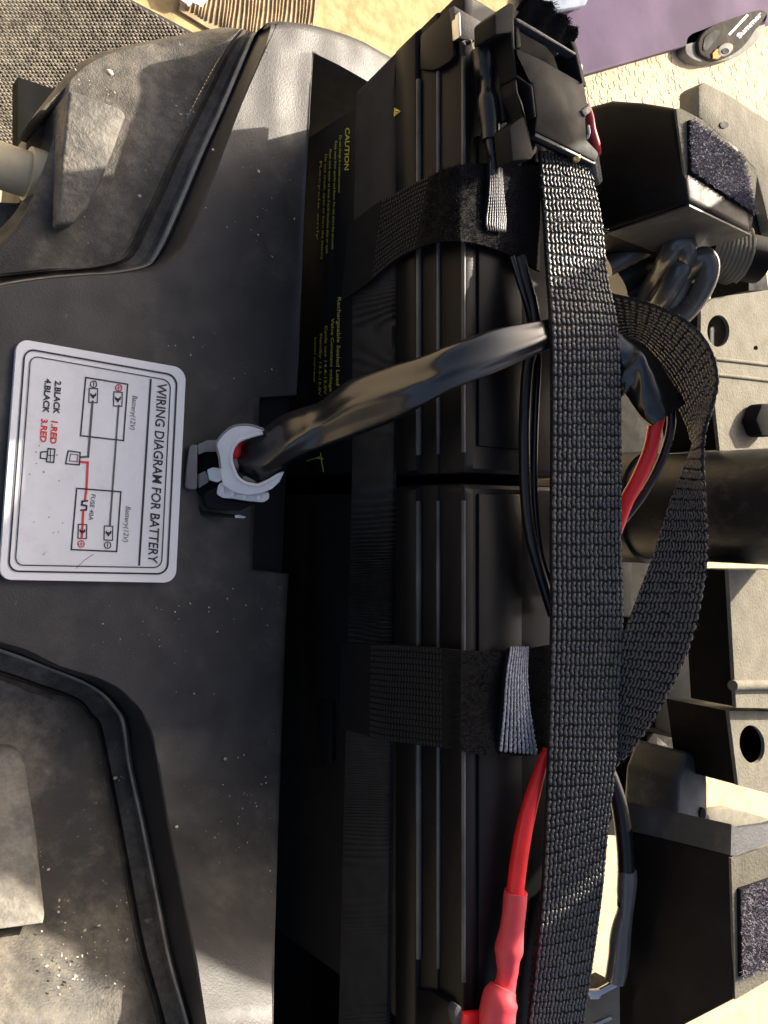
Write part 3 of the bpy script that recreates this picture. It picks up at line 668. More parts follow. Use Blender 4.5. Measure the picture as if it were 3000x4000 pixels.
# elastic band round both batteries
eb = MB(); rows = []
ny = 1500
for i in range(ny):
    py = 160 + (4120 - 160) * i / (ny - 1)
    r = []
    lo = 1376 if py < 1800 else 1376 - (py - 1800) * 0.024
    lo = 1392 - (py - 362) * 0.02 if py < 1150 and py > 362 else (1392 if py <= 362 else lo)
    hi = 1553 if py < 250 else 1549 - max(0, (py - 900)) * 0.012
    if py < 362: lo = 1392 + (362 - py) * (162 / 163.0)
    hi = max(hi, lo + 2)
    amp = 0.0 if py < 1080 else min(1.0, (py - 1080) / 200) * (0.9 if py < 2700 else 0.22)
    amp *= 0.55 + 0.45 * math.sin(py * 0.006 + 1)
    for j in range(13):
        t = j / 12; px = lo + (hi - lo) * t
        w = amp * 0.0018 * (math.sin((py + 34 * (t - 0.5) * (1.0 if py < 1500 else 0.35 if py > 1700 else 0.7) + 9 * noise.noise(Vector((py * 0.01, t * 1.2, 2)))) * 2 * math.pi / (26 + 7 * math.sin(py * 0.004))))
        w += 0.0003 * noise.noise(Vector((px * 0.01, py * 0.01, 4)))
        o_ = 0.0004 + w - (0.0016 if j in (0, 12) else 0)
        r.append(Px(px, py, XB - o_))
    rows.append(r)
vs, fs = grid(rows)
n0 = len(vs); vs2 = [v + Vector((0.0022, 0, 0)) for v in vs]
eb.add(vs, fs); eb.add(vs2, [list(reversed(f)) for f in fs])
o = eb.build('elastic_band', M_band, None, 60); tag(o, 'wide charcoal elastic band stretched along the front of both batteries', 'band')

# ================================================================== VELCRO STRAPS over the batteries
def strap_surface(top, bot, n, off):
    """top/bottom edges as photo polylines, laid on the battery surface"""
    T = spline([Vector((a, b, c)) for a, b, c in top], n); B = spline([Vector((a, b, c)) for a, b, c in bot], n)
    return [PB(v.x, v.y, v.z + off) for v in T], [PB(v.x, v.y, v.z + off) for v in B]
def flat_strip(name, A, B, th, m, parent, nw=6, smooth=60):
    rows = []
    for a, b in zip(A, B):
        t = b - a
        rows.append([a.lerp(b, j / nw) for j in range(nw + 1)])
    n = len(rows); full = []
    for i, r in enumerate(rows):
        t = (A[min(i + 1, n - 1)] - A[max(i - 1, 0)]).normalized(); nn = (B[i] - A[i]).cross(t).normalized()
        if nn.dot(CAM - r[0]) < 0: nn = -nn
        full.append(list(r) + [p - nn * th for p in reversed(r)])
    vs, fs = grid(full, True); k = len(full[0]); fs += [list(range(k)), [len(vs) - k + j for j in range(k)]]
    return obj(name, vs, fs, m, parent, smooth)
def on_strip(A, B, i0, i1, lift):
    def fnn(u, v):
        f = (i0 + (i1 - i0) * u) * (len(A) - 1); i = min(int(f), len(A) - 2); k = f - i
        a = A[i].lerp(A[i + 1], k); b = B[i].lerp(B[i + 1], k); t = (A[i + 1] - A[i]); nn = (b - a).cross(t).normalized(); p = a.lerp(b, v)
        if nn.dot(CAM - p) < 0: nn = -nn
        return p + nn * lift, nn
    return fnn
def velcro(label, top, bot, stitch, w0, w1, f0, f1, tab, tabm):
    A, B = strap_surface(top, bot, 70, 0.0025)
    s = thing('velcro_strap', label, 'strap', (A[len(A) // 2] + B[len(B) // 2]) / 2, 'velcro straps over the batteries')
    flat_strip('webbing', A, B, 0.0018, M_fuzz, s)
    i0, i1 = int(w0 * 69), int(w1 * 69)
    a, b = A[i0:i1], B[i0:i1]
    # weave lumps, laid with rows across the strap
    mb = MB(); cols = 16
    L = sum((a[i + 1] - a[i]).length for i in range(len(a) - 1)); nr = int(L / 0.0026)
    for r in range(nr):
        f = (r + .5) / nr * (len(a) - 1); i = min(int(f), len(a) - 2); u = f - i
        p, q = a[i].lerp(a[i + 1], u), b[i].lerp(b[i + 1], u); t = (a[i + 1] - a[i]).normalized(); w = (q - p); wl = w.length; w.normalize()
        nn = w.cross(t).normalized()
        if nn.dot(CAM - p) < 0: nn = -nn
        t2 = nn.cross(w)
        for c in range(cols):
            x = p.lerp(q, (c + .5) / cols) + t2 * 0.0013 * (c % 2) * 0.4
            lump(mb, x + nn * 0.0001, w, t2, nn, wl / cols * 0.46, 0.0010, 0.00055)
    mb.build('weave', M_yarnd, s, 179, kind='stuff')
    fuzz('fleece_pad', on_strip(A, B, f0, f1, 0.0), 2600, 0.0034, 0.00013, M_fuzz, s, seed=len(label))
    st_ = MB()
    for p, q in stitch:
        P, Q = PB(*p, 0.0030), PB(*q, 0.0030); k = max(3, int((Q - P).length / 0.0022))
        d = (Q - P).normalized(); nn = Vector((-1, 0, 0))
        for i in range(k): lump(st_, P.lerp(Q, (i + .5) / k), d, d.cross(nn), nn, 0.00115, 0.0005, 0.0005)
    st_.build('stitching', M_yarn, s, 179, kind='stuff')
    # folded end tab
    ta, tb = [PB(a_, b_, z) for a_, b_, z in tab[0]], [PB(a_, b_, z) for a_, b_, z in tab[1]]
    ta, tb = spline(ta, 30), spline(tb, 30)
    flat_strip('end_tab', ta, tb, 0.002, M_fuzz, s)
    mb = MB()
    for c in range(9):
        q = (c + .5) / 9
        for r in range(26):
            f = (r + .5) / 26 * 29; i = min(int(f), 28); u = f - i
            p = ta[i].lerp(ta[i + 1], u).lerp(tb[i].lerp(tb[i + 1], u), q)
            t = (ta[i + 1] - ta[i]).normalized(); w = (tb[i] - ta[i]); wl = w.length; w.normalize(); nn = w.cross(t).normalized()
            if nn.dot(CAM - p) < 0: nn = -nn
            sl_ = rnd.uniform(-.25, .25)
            lump(mb, p + nn * (0.0004 + 0.0008 * math.sin(q * math.pi)), (t + w * sl_).normalized(), w, nn, 0.0022, wl / 9 * 0.42, 0.0007)
    mb.build('tab_threads', tabm, s, 179, kind='stuff')
    return s
velcro('upper black velcro strap arching over the battery lid, below the buckle',
       [(1361, 880, .002), (1468, 796, .003), (1550, 752, .004), (1634, 706, .006), (1700, 680, .008), (1750, 655, .010), (1830, 640, .006), (1960, 640, .004), (2110, 650, .004)],
       [(1335, 1175, .002), (1430, 1110, .003), (1498, 1052, .004), (1564, 1002, .005), (1664, 955, .008), (1763, 940, .010), (1850, 948, .006), (1970, 985, .004), (2110, 1060, .004)],
       [((1368, 925), (1458, 1034)), ((1466, 800), (1460, 1040)), ((1362, 930), (1356, 1110))], 0.17, 0.47, 0.47, 0.95,
       ([(1912, 640, .010), (1905, 760, .011), (1893, 860, .010), (1897, 890, .009)], [(1958, 650, .010), (1965, 760, .011), (1975, 860, .010), (1972, 900, .009)]), M_yarng)
velcro('lower black velcro strap with a bright threaded end tab, above the red cable',
       [(1332, 2516, .002), (1420, 2516, .003), (1513, 2518, .004), (1634, 2524, .005), (1773, 2538, .007), (1870, 2545, .005), (1983, 2548, .004), (2150, 2520, .004)],
       [(1325, 2842, .002), (1420, 2870, .003), (1498, 2891, .004), (1634, 2910, .005), (1773, 2928, .007), (1860, 2945, .005), (1983, 2955, .004), (2150, 2942, .004)],
       [((1340, 2552), (1464, 2832)), ((1470, 2540), (1462, 2835))], 0.2, 0.55, 0.55, 0.98,
       ([(1990, 2530, .010), (1972, 2650, .013), (1962, 2780, .013), (1945, 2930, .008)], [(2062, 2530, .010), (2060, 2650, .013), (2072, 2780, .013), (2100, 2945, .008)]), M_yarns)

# ================================================================== MAIN WEBBING STRAP WITH HANDLE LOOP
ws = thing('webbing_strap', 'long black woven webbing strap with a handle loop, running down over the batteries', 'strap', Pd(2280, 2000, .48))
Lm = [(2104, 590, .474), (2110, 700, .470), (2122, 850, .467), (2134, 1050, .460), (2150, 1300, .449), (2153, 1640, .458), (2150, 2100, .462), (2152, 2400, .463), (2145, 2700, .465), (2138, 3000, .466), (2126, 3300, .466), (2112, 3540, .466), (2085, 3800, .466), (2060, 4010, .466), (2038, 4200, .466)]
Rm = [(2300, 640, .494), (2316, 720, .491), (2345, 850, .489), (2370, 1080, .488), (2411, 1300, .487), (2422, 1640, .487), (2424, 2100, .487), (2430, 2400, .487), (2414, 2700, .487), (2400, 3000, .486), (2374, 3220, .486), (2350, 3480, .486), (2312, 3760, .486), (2276, 4000, .486), (2250, 4200, .486)]
A = [Pd(*p) for p in Lm]; B = [Pd(*p) for p in Rm]
strap_body('strap_run', A, B, 0.0020, M_web, ws, 90, 0.0012, -1)
weave('strap_weave', A, B, 0.0022, M_yarn, ws, cols=16, pitch=0.0036, bow=0.0012, h=0.0009, long=0.68, wide=0.47, slant=0.36)
La = [(2372, 1145, .505), (2470, 1168, .497), (2560, 1195, .490), (2650, 1235, .483), (2722, 1290, .478), (2772, 1360, .475), (2797, 1440, .473), (2799, 1510, .472), (2780, 1590, .470), (2752, 1680, .468), (2744, 1800, .466), (2755, 1950, .466), (2765, 2100, .467), (2757, 2250, .470), (2718, 2450, .474), (2652, 2630, .479), (2560, 2800, .484), (2470, 2930, .489), (2385, 3010, .493)]
Lb = [(2440, 1380, .545), (2470, 1350, .545), (2500, 1360, .545), (2540, 1410, .540), (2585, 1470, .532), (2630, 1540, .524), (2662, 1610, .514), (2690, 1670, .505), (2703, 1715, .496), (2712, 1735, .490), (2690, 1800, .486), (2625, 1950, .482), (2575, 2100, .480), (2520, 2250, .480), (2446, 2450, .484), (2400, 2600, .490), (2350, 2750, .494), (2300, 2900, .497), (2250, 3000, .500)]
A = [Pd(*p) for p in La]; B = [Pd(*p) for p in Lb]
strap_body('handle_loop', A, B, 0.0018, M_web, ws, 120)
weave('loop_weave', A, B, 0.0020, M_yarn, ws, cols=16, pitch=0.0032, h=0.0009, long=0.68, wide=0.47, slant=0.36)
# lint along the strap edges
for (P_, Q_, nm) in ((Lm, Rm, 1), (La, Lb, 2)):
    ea, eb_ = spline([Pd(*p) for p in P_], 200), spline([Pd(*p) for p in Q_], 200)
    def lint(u, v, ea=ea, eb_=eb_):
        i = min(int(u * 199), 198); e, o_ = (ea, eb_) if v < .5 else (eb_, ea)
        return e[i].lerp(o_[i], 0.01), (e[i] - o_[i]).normalized()
    fuzz('edge_lint', lint, 900, 0.0022, 0.00009, M_yarn, ws, 40 + nm)
# frayed threads on the strap
mb = MB()
for i in range(26):
    px, py = rnd.uniform(2105, 2340), 0
    py = 835 + (px - 2105) * 0.28 + rnd.uniform(-18, 18)
    d = .462 + (px - 2105) / 235 * .022 - 0.002
    q = [Pd(px + rnd.uniform(-8, 8) + k * rnd.uniform(4, 16), py + rnd.uniform(-10, 10), d - rnd.uniform(0, .003)) for k in range(4)]
    vs, fs = tube_geo(q, 0.00016, seg=4, n=9, caps=False); mb.add(vs, fs)
mb.build('frayed_threads', M_yarng, ws, 179, kind='stuff')

# ================================================================== BUCKLE / HOLDER at the top
ZK = 0.055
bk = thing('strap_buckle', 'black plastic buckle holder at the top end of the webbing strap', 'buckle', Pz(2150, 350, ZT))
def Bq(x, y, z=ZK): return Pz(1700 + x * 0.4219, y * 0.4219, z)
pan = [(752, 440), (1000, 555), (1378, 772), (1405, 900), (1418, 980), (1395, 1110), (1405, 1290), (1525, 1420), (1490, 1500), (1300, 1400), (1100, 1300), (922, 1214), (940, 1080), (900, 775), (865, 748), (775, 690)]
prism('body_panel', [Bq(*p) for p in pan], (0, 0, -0.010), M_buck, bk, 0.0012, 2)
rail = [(640, 60), (700, 18), (735, 40), (740, 400), (770, 680), (868, 748), (905, 780), (942, 1085), (915, 1085), (880, 800), (850, 775), (755, 712), (712, 430), (705, 300), (560, 320), (552, 130)]
prism('side_rail', [Bq(*p, ZK + 0.003) for p in rail], (0, 0, -0.016), M_buck, bk, 0.0012, 2)
prism('hook_bar', [Bq(*p, ZK + 0.002) for p in [(738, 730), (758, 735), (770, 850), (815, 960), (850, 1130), (905, 1390), (940, 1330), (948, 1400), (890, 1475), (720, 1490), (690, 1180), (740, 1130), (820, 1070), (785, 960), (745, 850)]], (0, 0, -0.012), M_buck, bk, 0.001, 2)
prism('inner_wall', [Bq(*p, ZK - 0.008) for p in [(600, 300), (720, 400), (740, 700), (720, 1100), (640, 1120), (600, 800)]], (0, 0, -0.018), M_case, bk, 0.001)
# slot frame with pale blue rim
prism('slot_bar', [Bq(*p, ZK + 0.003) for p in [(745, 165), (775, 165), (1310, 488), (1300, 512), (1180, 440), (760, 200)]], (0, 0, -0.006), M_side, bk, 0.0008)
prism('slot_frame', [Bq(*p, ZK + 0.001) for p in [(740, 180), (775, 185), (800, 430), (755, 445)]], (0, 0, -0.012), M_buck, bk, 0.0008)
prism('slot_frame', [Bq(*p, ZK + 0.001) for p in [(1250, 375), (1305, 390), (1378, 765), (1360, 770), (1300, 520), (1270, 430)]], (0, 0, -0.014), M_buck, bk, 0.0008)
prism('slot_floor', [Bq(*p, ZK - 0.016) for p in [(760, 150), (1310, 430), (1400, 800), (780, 520)]], (0, 0, -0.004), M_dark, bk)
mbp = [Bq(*p, ZK - 0.004) for p in [(1000, 345), (1160, 450), (1140, 510), (1080, 440)]]
prism('latch_tongue', mbp, (0, 0, -0.003), M_hose, bk, 0.0006)
# bottom lip
prism('bottom_lip', [Bq(*p, ZK - 0.001) for p in [(928, 1216), (1490, 1500), (1478, 1525), (1120, 1350), (925, 1262)]], (0, 0, -0.004), M_side, bk, 0.0005)
prism('lip_side', [Bq(*p, ZK - 0.001) for p in [(1478, 1480), (1518, 1425), (1556, 1672), (1525, 1712), (1505, 1640)]], (0, 0, -0.005), M_plate, bk, 0.0008)
prism('mouth_floor', [Bq(*p, ZK - 0.022) for p in [(920, 1230), (1500, 1520), (1540, 1760), (930, 1500)]], (0, 0, -0.004), M_dark, bk)
prism('edge_clip', [Bq(*p, ZK + 0.001) for p in [(1350, 1020), (1430, 965), (1450, 1000), (1440, 1040), (1390, 1080)]], (0, 0, -0.005), M_side, bk, 0.0008)
bm = bmesh.new(); bmesh.ops.create_uvsphere(bm, u_segments=16, v_segments=10, radius=0.0032); bmesh.ops.translate(bm, verts=bm.verts, vec=Bq(1300, 1460, ZK - 0.004))
bobj('rivet', bm, M_brass, bk, 179)
# fleece flap standing up behind the slot
fl0 = [Bq(*p, ZK - 0.004) for p in [(745, 155), (900, 240), (1100, 365), (1250, 455)]]
fA = resample(fl0, 24)
fB = [p + Vector((0.000, 0.006, 0.010 + 0.002 * math.sin(i * 0.9) - 0.006 * (i / 23) ** 2)) for i, p in enumerate(fA)]
rows = [fA, fB, [p + Vector((0.0, 0.004, 0)) for p in fB], [p + Vector((0.0, 0.004, 0)) for p in fA]]
vs, fs = grid(rows); obj('fleece_flap', vs, fs, M_fuzz, bk, 40)
def ffn(u, v):
    i = min(int(u * 23), 22); return fA[i].lerp(fB[i], v ** 0.6) + Vector((0, 0.002, 0)), Vector((0, 0.4, 1)).normalized()
fuzz('fleece_pile', ffn, 2200, 0.0038, 0.00013, M_fuzz, bk, 11)
rw = thing('red_wire', 'short red wire showing behind the right edge of the buckle', 'wire', Bq(1450, 1200, ZK - .01))
tube('insulation', [Bq(1395, 980, ZK - .010), Bq(1432, 1090, ZK - .008), Bq(1450, 1200, ZK - .008), Bq(1490, 1340, ZK - .008), Bq(1500, 1420, ZK - .012)], 0.0026, M_redsh, rw, seg=12)
tube('white_tie', [Bq(1400, 1280, ZK - .006), Bq(1425, 1240, ZK - .002), Bq(1420, 1170, ZK - .004)], 0.0009, M_white, rw, seg=8)

# terminal wire on top of the upper battery
tw = thing('terminal_wire', 'black sleeved wire with a bright crimp tab on the top end of the battery', 'wire', Pz(1890, 350, ZT))
def Q(x, y, z): return Pz(1700 + x * 0.4219, y * 0.4219, z)
zt = ZT + 0.011
prism('crimp_tab', [Q(360, 385, zt), Q(395, 372, zt), Q(545, 478, zt), Q(550, 520, zt), Q(430, 460, zt), Q(375, 475, zt)], (0, 0, -0.002), M_metal, tw, 0.0004)
prism('crimp_tab', [Q(268, 372, zt), Q(340, 362, zt), Q(345, 405, zt), Q(285, 412, zt)], (0, 0, -0.002), M_metal, tw, 0.0004)
tube('sleeve', [Q(430, 455, zt), Q(450, 560, zt), Q(455, 650, zt), Q(478, 740, zt), Q(482, 830, zt), Q(485, 930, zt), Q(495, 1050, zt), Q(505, 1180, zt), Q(510, 1300, zt)],
     [.0062, .0064, .0058, .0040, .0040, .0058, .0060, .0054, .0052], M_rubber, tw, seg=16, n=50)
tube('wire', [Q(512, 1280, zt), Q(530, 1400, zt), Q(545, 1500, zt - .001), Q(545, 1700, zt - .003)], 0.0036, M_rubber, tw, seg=12)

# thin black cables along the battery top
for k, (pts, r, lab) in enumerate([([(2030, 1000), (2052, 1085), (2085, 1210), (2090, 1330), (2062, 1430), (2050, 1600), (2048, 1750), (2054, 1950), (2072, 2090), (2105, 2220), (2160, 2400)], .0034, 'black cable curving along the battery lid beside the webbing strap'),
                                   ([(2000, 1000), (2028, 1090), (2072, 1240), (2100, 1390), (2094, 1560), (2088, 1720), (2086, 1900), (2096, 2050), (2118, 2180), (2170, 2330)], .0022, 'thinner glossy black cable between the first cable and the webbing strap')]):
    o = tube('black_cable', [Pz(a, b, ZT + 0.008 - k * 0.002) for a, b in pts], r, M_tape if k else M_rubber, None, seg=14, n=80)
    tag(o, lab, 'cable', 'thin black cables on the battery lid')

# ================================================================== TAPED CABLE and white clip
tcab = thing('taped_cable', 'thick cable wrapped in shiny black tape, crossing from the white clip to under the strap', 'cable', Pd(1500, 1600, .45))
up = [(935, 1738), (1010, 1690), (1100, 1623), (1186, 1590), (1252, 1566), (1365, 1483), (1511, 1430), (1630, 1397), (1763, 1344), (1929, 1285), (2095, 1255), (2200, 1235)]
lw = [(918, 1838), (1015, 1876), (1100, 1830), (1186, 1785), (1260, 1752), (1385, 1705), (1531, 1649), (1640, 1592), (1775, 1520), (1920, 1462), (2100, 1385), (2210, 1335)]
dd = [.490, .484, .476, .469, .463, .452, .440, .431, .426, .433, .449, .466]
nT = 150
U = spline([Vector((a, b, d)) for (a, b), d in zip(up, dd)], nT); Lw = spline([Vector((a, b, d)) for (a, b), d in zip(lw, dd)], nT)
rows = []
for i in range(nT):
    a, b = Pd(U[i].x, U[i].y, U[i].z), Pd(Lw[i].x, Lw[i].y, Lw[i].z); c = (a + b) / 2; h = (b - a) / 2; nn = (CAM - c).normalized()
    seg = 44; row = []
    t = i / (nT - 1)
    ridge = 0.12 + 0.25 * math.sin(t * 9.0 + 0.6)       # where the fold line runs across the width
    for j in range(seg):
        an = 2 * math.pi * j / seg; x = -math.cos(an); y = math.sin(an)
        prof = (0.78 - 0.28 * t) * y
        if y > 0: prof += y * (0.20 * math.exp(-((x - ridge) / 0.30) ** 2) - 0.16 * math.exp(-((x + 0.40) / 0.30) ** 2) * (0.5 + 0.5 * math.sin(t * 17)) * (1 - t) - 0.10 * math.exp(-((x - 0.62) / 0.22) ** 2) * (0.5 + 0.5 * math.sin(t * 13 + 2)))
        wob = 0.10 * noise.noise(Vector((t * 6, x * 1.2, y * 1.2)))
        cr = noise.noise(Vector((t * 7 + x * 1.2, x * 0.8 - t * 3, 4.0)))
        wob = 0.45 * wob + 0.10 * noise.noise(Vector((t * 5 - x * 0.8, x * 0.9, 7.0))) * max(0.15, 1 - t * 1.2)
        row.append(c + h * x * (1 + 0.3 * wob) + nn * h.length * (prof + wob))
    rows.append(row)
vs, fs = grid(rows, True); fs += [list(range(44)), [len(vs) - 44 + j for j in range(44)]]
obj('tape_sleeve', vs, fs, M_tape, tcab, 179)
tube('red_core', [Pd(944, 1726, .4875), Pd(926, 1742, .4835), Pd(921, 1768, .4835), Pd(922, 1790, .486)], [.0022, .0030, .0032, .0026], M_red, tcab, seg=14)
tube('pale_core', [Pd(921, 1790, .4860), Pd(919, 1812, .4840), Pd(920, 1835, .487)], [.0024, .0028, .0024], mat('pink grey wire', (0.35, 0.24, 0.21), .5), tcab, seg=12)
# tape flag on the far side of the strap
fl = thing('tape_wrap', 'crumpled glossy black tape wrap holding a red and a black wire, right of the strap', 'tape', Pd(2540, 1480, .50))
top_e = [(2395, 1290, .497), (2450, 1318, .496), (2524, 1353, .495), (2575, 1415, .496), (2625, 1490, .498), (2681, 1576, .501)]
mid_e = [(2395, 1370, .490), (2450, 1395, .487), (2510, 1395, .483), (2545, 1460, .484), (2585, 1540, .487), (2625, 1612, .491)]
low_e = [(2395, 1500, .494), (2425, 1500, .492), (2470, 1480, .488), (2500, 1540, .488), (2530, 1600, .489), (2570, 1650, .491)]
bot_e = [(2395, 1560, .502), (2420, 1560, .500), (2440, 1545, .498), (2475, 1590, .497), (2505, 1630, .498), (2538, 1660, .499)]
back = [(2395, 1430, .515), (2450, 1430, .514), (2500, 1430, .512), (2550, 1500, .512), (2585, 1550, .512), (2620, 1610, .512)]
E = [[Pd(*p) for p in e] for e in (top_e, mid_e, low_e, bot_e, back)]
nE = 26; E = [spline(e, nE) for e in E]
rows = []
for i in range(nE):
    lp = [e[i] for e in E]; ring = spline(lp + [lp[0]], 26)[:-1]
    rows.append([p + (CAM - p).normalized() * 0.0012 * noise.noise(Vector((i * 0.3, k * 0.5, 2))) for k, p in enumerate(ring)])
vs, fs = grid(rows, True); fs += [list(range(25)), [len(vs) - 25 + j for j in range(25)]]
obj('tape_fold', vs, fs, M_tape, fl, 45)
tube('red_wire', [Pd(2575, 1610, .500), Pd(2560, 1665, .502), Pd(2540, 1760, .504), Pd(2494, 1870, .506), Pd(2446, 1960, .507), Pd(2412, 2050, .508), Pd(2370, 2160, .509)], [.0046] * 7, M_red, fl, seg=18, n=50)
tube('black_wire', [Pd(2620, 1600, .508), Pd(2622, 1660, .510), Pd(2602, 1750, .515), Pd(2560, 1850, .520), Pd(2500, 1950, .52), Pd(2420, 2050, .52)], 0.0028, M_rubber, fl, seg=14, n=40)

cl = thing('cable_clip', 'milky white plastic cable clip on the cover edge, gripping the taped cable', 'clip', Pz(900, 1850, ZS))
def T12(x, y, d): return Pd(600 + x * 0.4822, 1300 + y * 0.4822, d)
vout = CAM - T12(650, 1000, .49); vout.normalize()
ring = [(905, 785), (820, 752), (740, 743), (660, 752), (590, 790), (530, 850), (500, 905), (520, 960), (536, 1060), (545, 1150), (560, 1230), (640, 1290), (760, 1318), (880, 1300), (960, 1265), (1020, 1210), (1062, 1120), (1000, 1140), (930, 1185), (850, 1222), (760, 1210), (700, 1190), (662, 1120), (640, 1010), (650, 935), (690, 880), (780, 845), (880, 800)]
prism('ring', [T12(*p, .474) for p in ring], -vout * 0.010, M_white, cl, 0.0022, 3, 50)
tube('inner_lip', [T12(x, y, .4735) for x, y in [(886, 812), (790, 838), (700, 872), (648, 930), (630, 1010), (648, 1100), (690, 1180), (760, 1222), (850, 1234), (930, 1200), (1030, 1140)]], 0.0010, M_white, cl, seg=10, n=60)
tube('outer_rim', [T12(x, y, .4745) for x, y in [(890, 782), (800, 752), (720, 746), (640, 762), (570, 812), (518, 880), (512, 930), (532, 1010), (542, 1100)]], 0.0008, M_clear, cl, seg=8, n=50)
for gx, gy in [(560, 1250), (640, 1288), (740, 1312), (850, 1314)]:
    prism('latch_tooth', [T12(gx - 14, gy - 6, .4755), T12(gx + 14, gy + 2, .4755), T12(gx + 10, gy + 44, .4755), T12(gx - 18, gy + 36, .4755)], -vout * 0.004, M_white, cl, 0.0005)
prism('latch_window', [T12(*p, .4765) for p in [(716, 1170), (745, 1158), (830, 1205), (800, 1222), (730, 1205)]], -vout * 0.003, M_clear, cl, 0.0005)
foot = [(540, 1215), (600, 1200), (700, 1260), (830, 1300), (935, 1290), (938, 1345), (890, 1376), (770, 1365), (640, 1345), (560, 1340), (508, 1308), (520, 1240)]
prism('foot', [T12(*p, .478) for p in foot], -vout * 0.012, M_white, cl, 0.0018, 3, 50)
prism('arm', [T12(*p, .479) for p in [(350, 905), (430, 870), (520, 865), (530, 950), (500, 965), (420, 965), (360, 990)]], -vout * 0.006, M_clear, cl, 0.001)
prism('arm', [T12(*p, .479) for p in [(430, 1110), (480, 1088), (550, 1100), (560, 1190), (520, 1215), (450, 1195)]], -vout * 0.006, M_white, cl, 0.001)
prism('grip_bar', [T12(*p, .478) for p in [(285, 925), (310, 905), (355, 908), (352, 1100), (350, 1270), (300, 1272), (248, 1255), (262, 1080)]], -vout * 0.009, M_clear, cl, 0.0016, 3)
prism('bar_end', [T12(*p, .481) for p in [(350, 1150), (420, 1115), (455, 1190), (440, 1215), (360, 1265)]], -vout * 0.008, M_clear, cl, 0.001)
prism('socket', [T12(*p, .484) for p in [(345, 900), (530, 860), (560, 1150), (480, 1260), (385, 1330), (345, 1280)]], -vout * 0.008, M_dark, cl, 0.001)
prism('base', [T12(*p, .482) for p in [(395, 1300), (520, 1230), (560, 1345), (760, 1372), (840, 1378), (700, 1440), (560, 1440), (420, 1420)]], -vout * 0.012, M_lid, cl, 0.0015)
mb = [T12(*p, .486) for p in [(345, 1290), (365, 1290), (372, 1395), (400, 1450), (660, 1475), (690, 1468), (755, 1488), (735, 1505), (650, 1500), (385, 1478), (350, 1400)]]
prism('wire_hook', mb, -vout * 0.003, M_lid, cl, 0.0006)
prism('hook_tip', [T12(*p, .4855) for p in [(655, 1478), (690, 1472), (755, 1490), (735, 1504), (660, 1499)]], -vout * 0.003, M_metal, cl, 0.0004)

# ================================================================== RED CABLE (bottom)
rc = thing('red_battery_cable', 'red cable with pinkish red heat shrink sleeves along the bottom battery', 'cable', Pz(2000, 3600, ZT + .012))
zr_ = ZT + 0.012
tube('wire', [Pz(2140, 2930, zr_), Pz(2117, 2985, zr_), Pz(2072, 3136, zr_), Pz(2040, 3280, zr_), Pz(2017, 3440, zr_), Pz(2010, 3540, zr_)], [.0032, .0034, .0046, .0050, .0051, .0051], M_red, rc, seg=20, n=50)
tube('worn_patch', [Pz(2046, 3405, zr_ + .0036), Pz(2041, 3450, zr_ + .0036), Pz(2036, 3500, zr_ + .0036)], [.0006, .0013, .0008], mat('orange worn red', (.75, .22, .06), .4), rc, seg=8)
tube('heat_shrink_sleeve', [Pz(2015, 3482, zr_), Pz(2008, 3560, zr_), Pz(1998, 3640, zr_), Pz(1988, 3705, zr_), Pz(1984, 3750, zr_), Pz(1982, 3800, zr_), Pz(1972, 3850, zr_), Pz(1960, 3880, zr_)],
     [.0068, .0069, .0070, .0082, .0070, .0060, .0064, .0075], M_redsh, rc, seg=20, n=50, wob=0.05)
tube('heat_shrink_sleeve', [Pz(1966, 3858, zr_ + .001), Pz(1952, 3900, zr_ + .001), Pz(1944, 3950, zr_ + .001), Pz(1938, 4010, zr_ + .001), Pz(1925, 4120, zr_ + .001)], [.0076, .0100, .0104, .0103, .0102], M_redsh, rc, seg=20, n=30, wob=0.06, seed=3)
# narrow cord beside it
cb = [Pz(2120, 3480, ZT + .004), Pz(2095, 3650, ZT + .004), Pz(2075, 3800, ZT + .004), Pz(2060, 4100, ZT + .004)]
cc = [p + Vector((0.006, 0, 0)) for p in cb]
wsd = weave('inner_strap_edge', cb, cc, 0.002, M_yarn, ws, cols=3, pitch=0.0042, h=0.0008)

# black cable bottom right
bc = thing('black_battery_cable', 'black cable with a pale dusty heat shrink end, right of the strap at the bottom', 'cable', Pd(2440, 3500, .52))
tube('wire', [Pd(2370, 3000, .520), Pd(2396, 3066, .519), Pd(2420, 3150, .518), Pd(2440, 3290, .517), Pd(2446, 3420, .516), Pd(2440, 3540, .516)], [.0048, .0050, .0052, .0054, .0054, .0050], M_rubber, bc, seg=20, n=40)
tube('heat_shrink_sleeve', [Pd(2450, 3398, .516), Pd(2448, 3480, .516), Pd(2442, 3560, .516), Pd(2426, 3640, .516), Pd(2416, 3750, .516), Pd(2402, 3830, .516)], [.0060, .0062, .0052, .0066, .0068, .0064], M_hose, bc, seg=20, n=40, wob=.08, seed=5)
prism('lug', [Pd(2296, 3870, .515), Pd(2345, 3868, .515), Pd(2430, 3822, .515), Pd(2424, 3850, .515), Pd(2350, 3890, .515), Pd(2340, 3905, .515), Pd(2310, 3905, .515)], (0, 0, -0.003), M_metal, bc, 0.0006)
tp = thing('terminal_block', 'pale dusty metal terminal block at the bottom edge right of the strap', 'terminal', Pd(2340, 3980, .53))
prism('plate', [Pd(2280, 3895, .524), Pd(2350, 3890, .524), Pd(2424, 3845, .524), Pd(2424, 4120, .524), Pd(2240, 4120, .524)], (0, 0, -0.02), M_plate, tp, 0.001)
prism('ridge', [Pd(2322, 4000, .5225), Pd(2388, 3972, .5225), Pd(2394, 3982, .5225), Pd(2325, 4012, .5225)], (0, 0, -0.003), M_metal, tp, 0.0004)

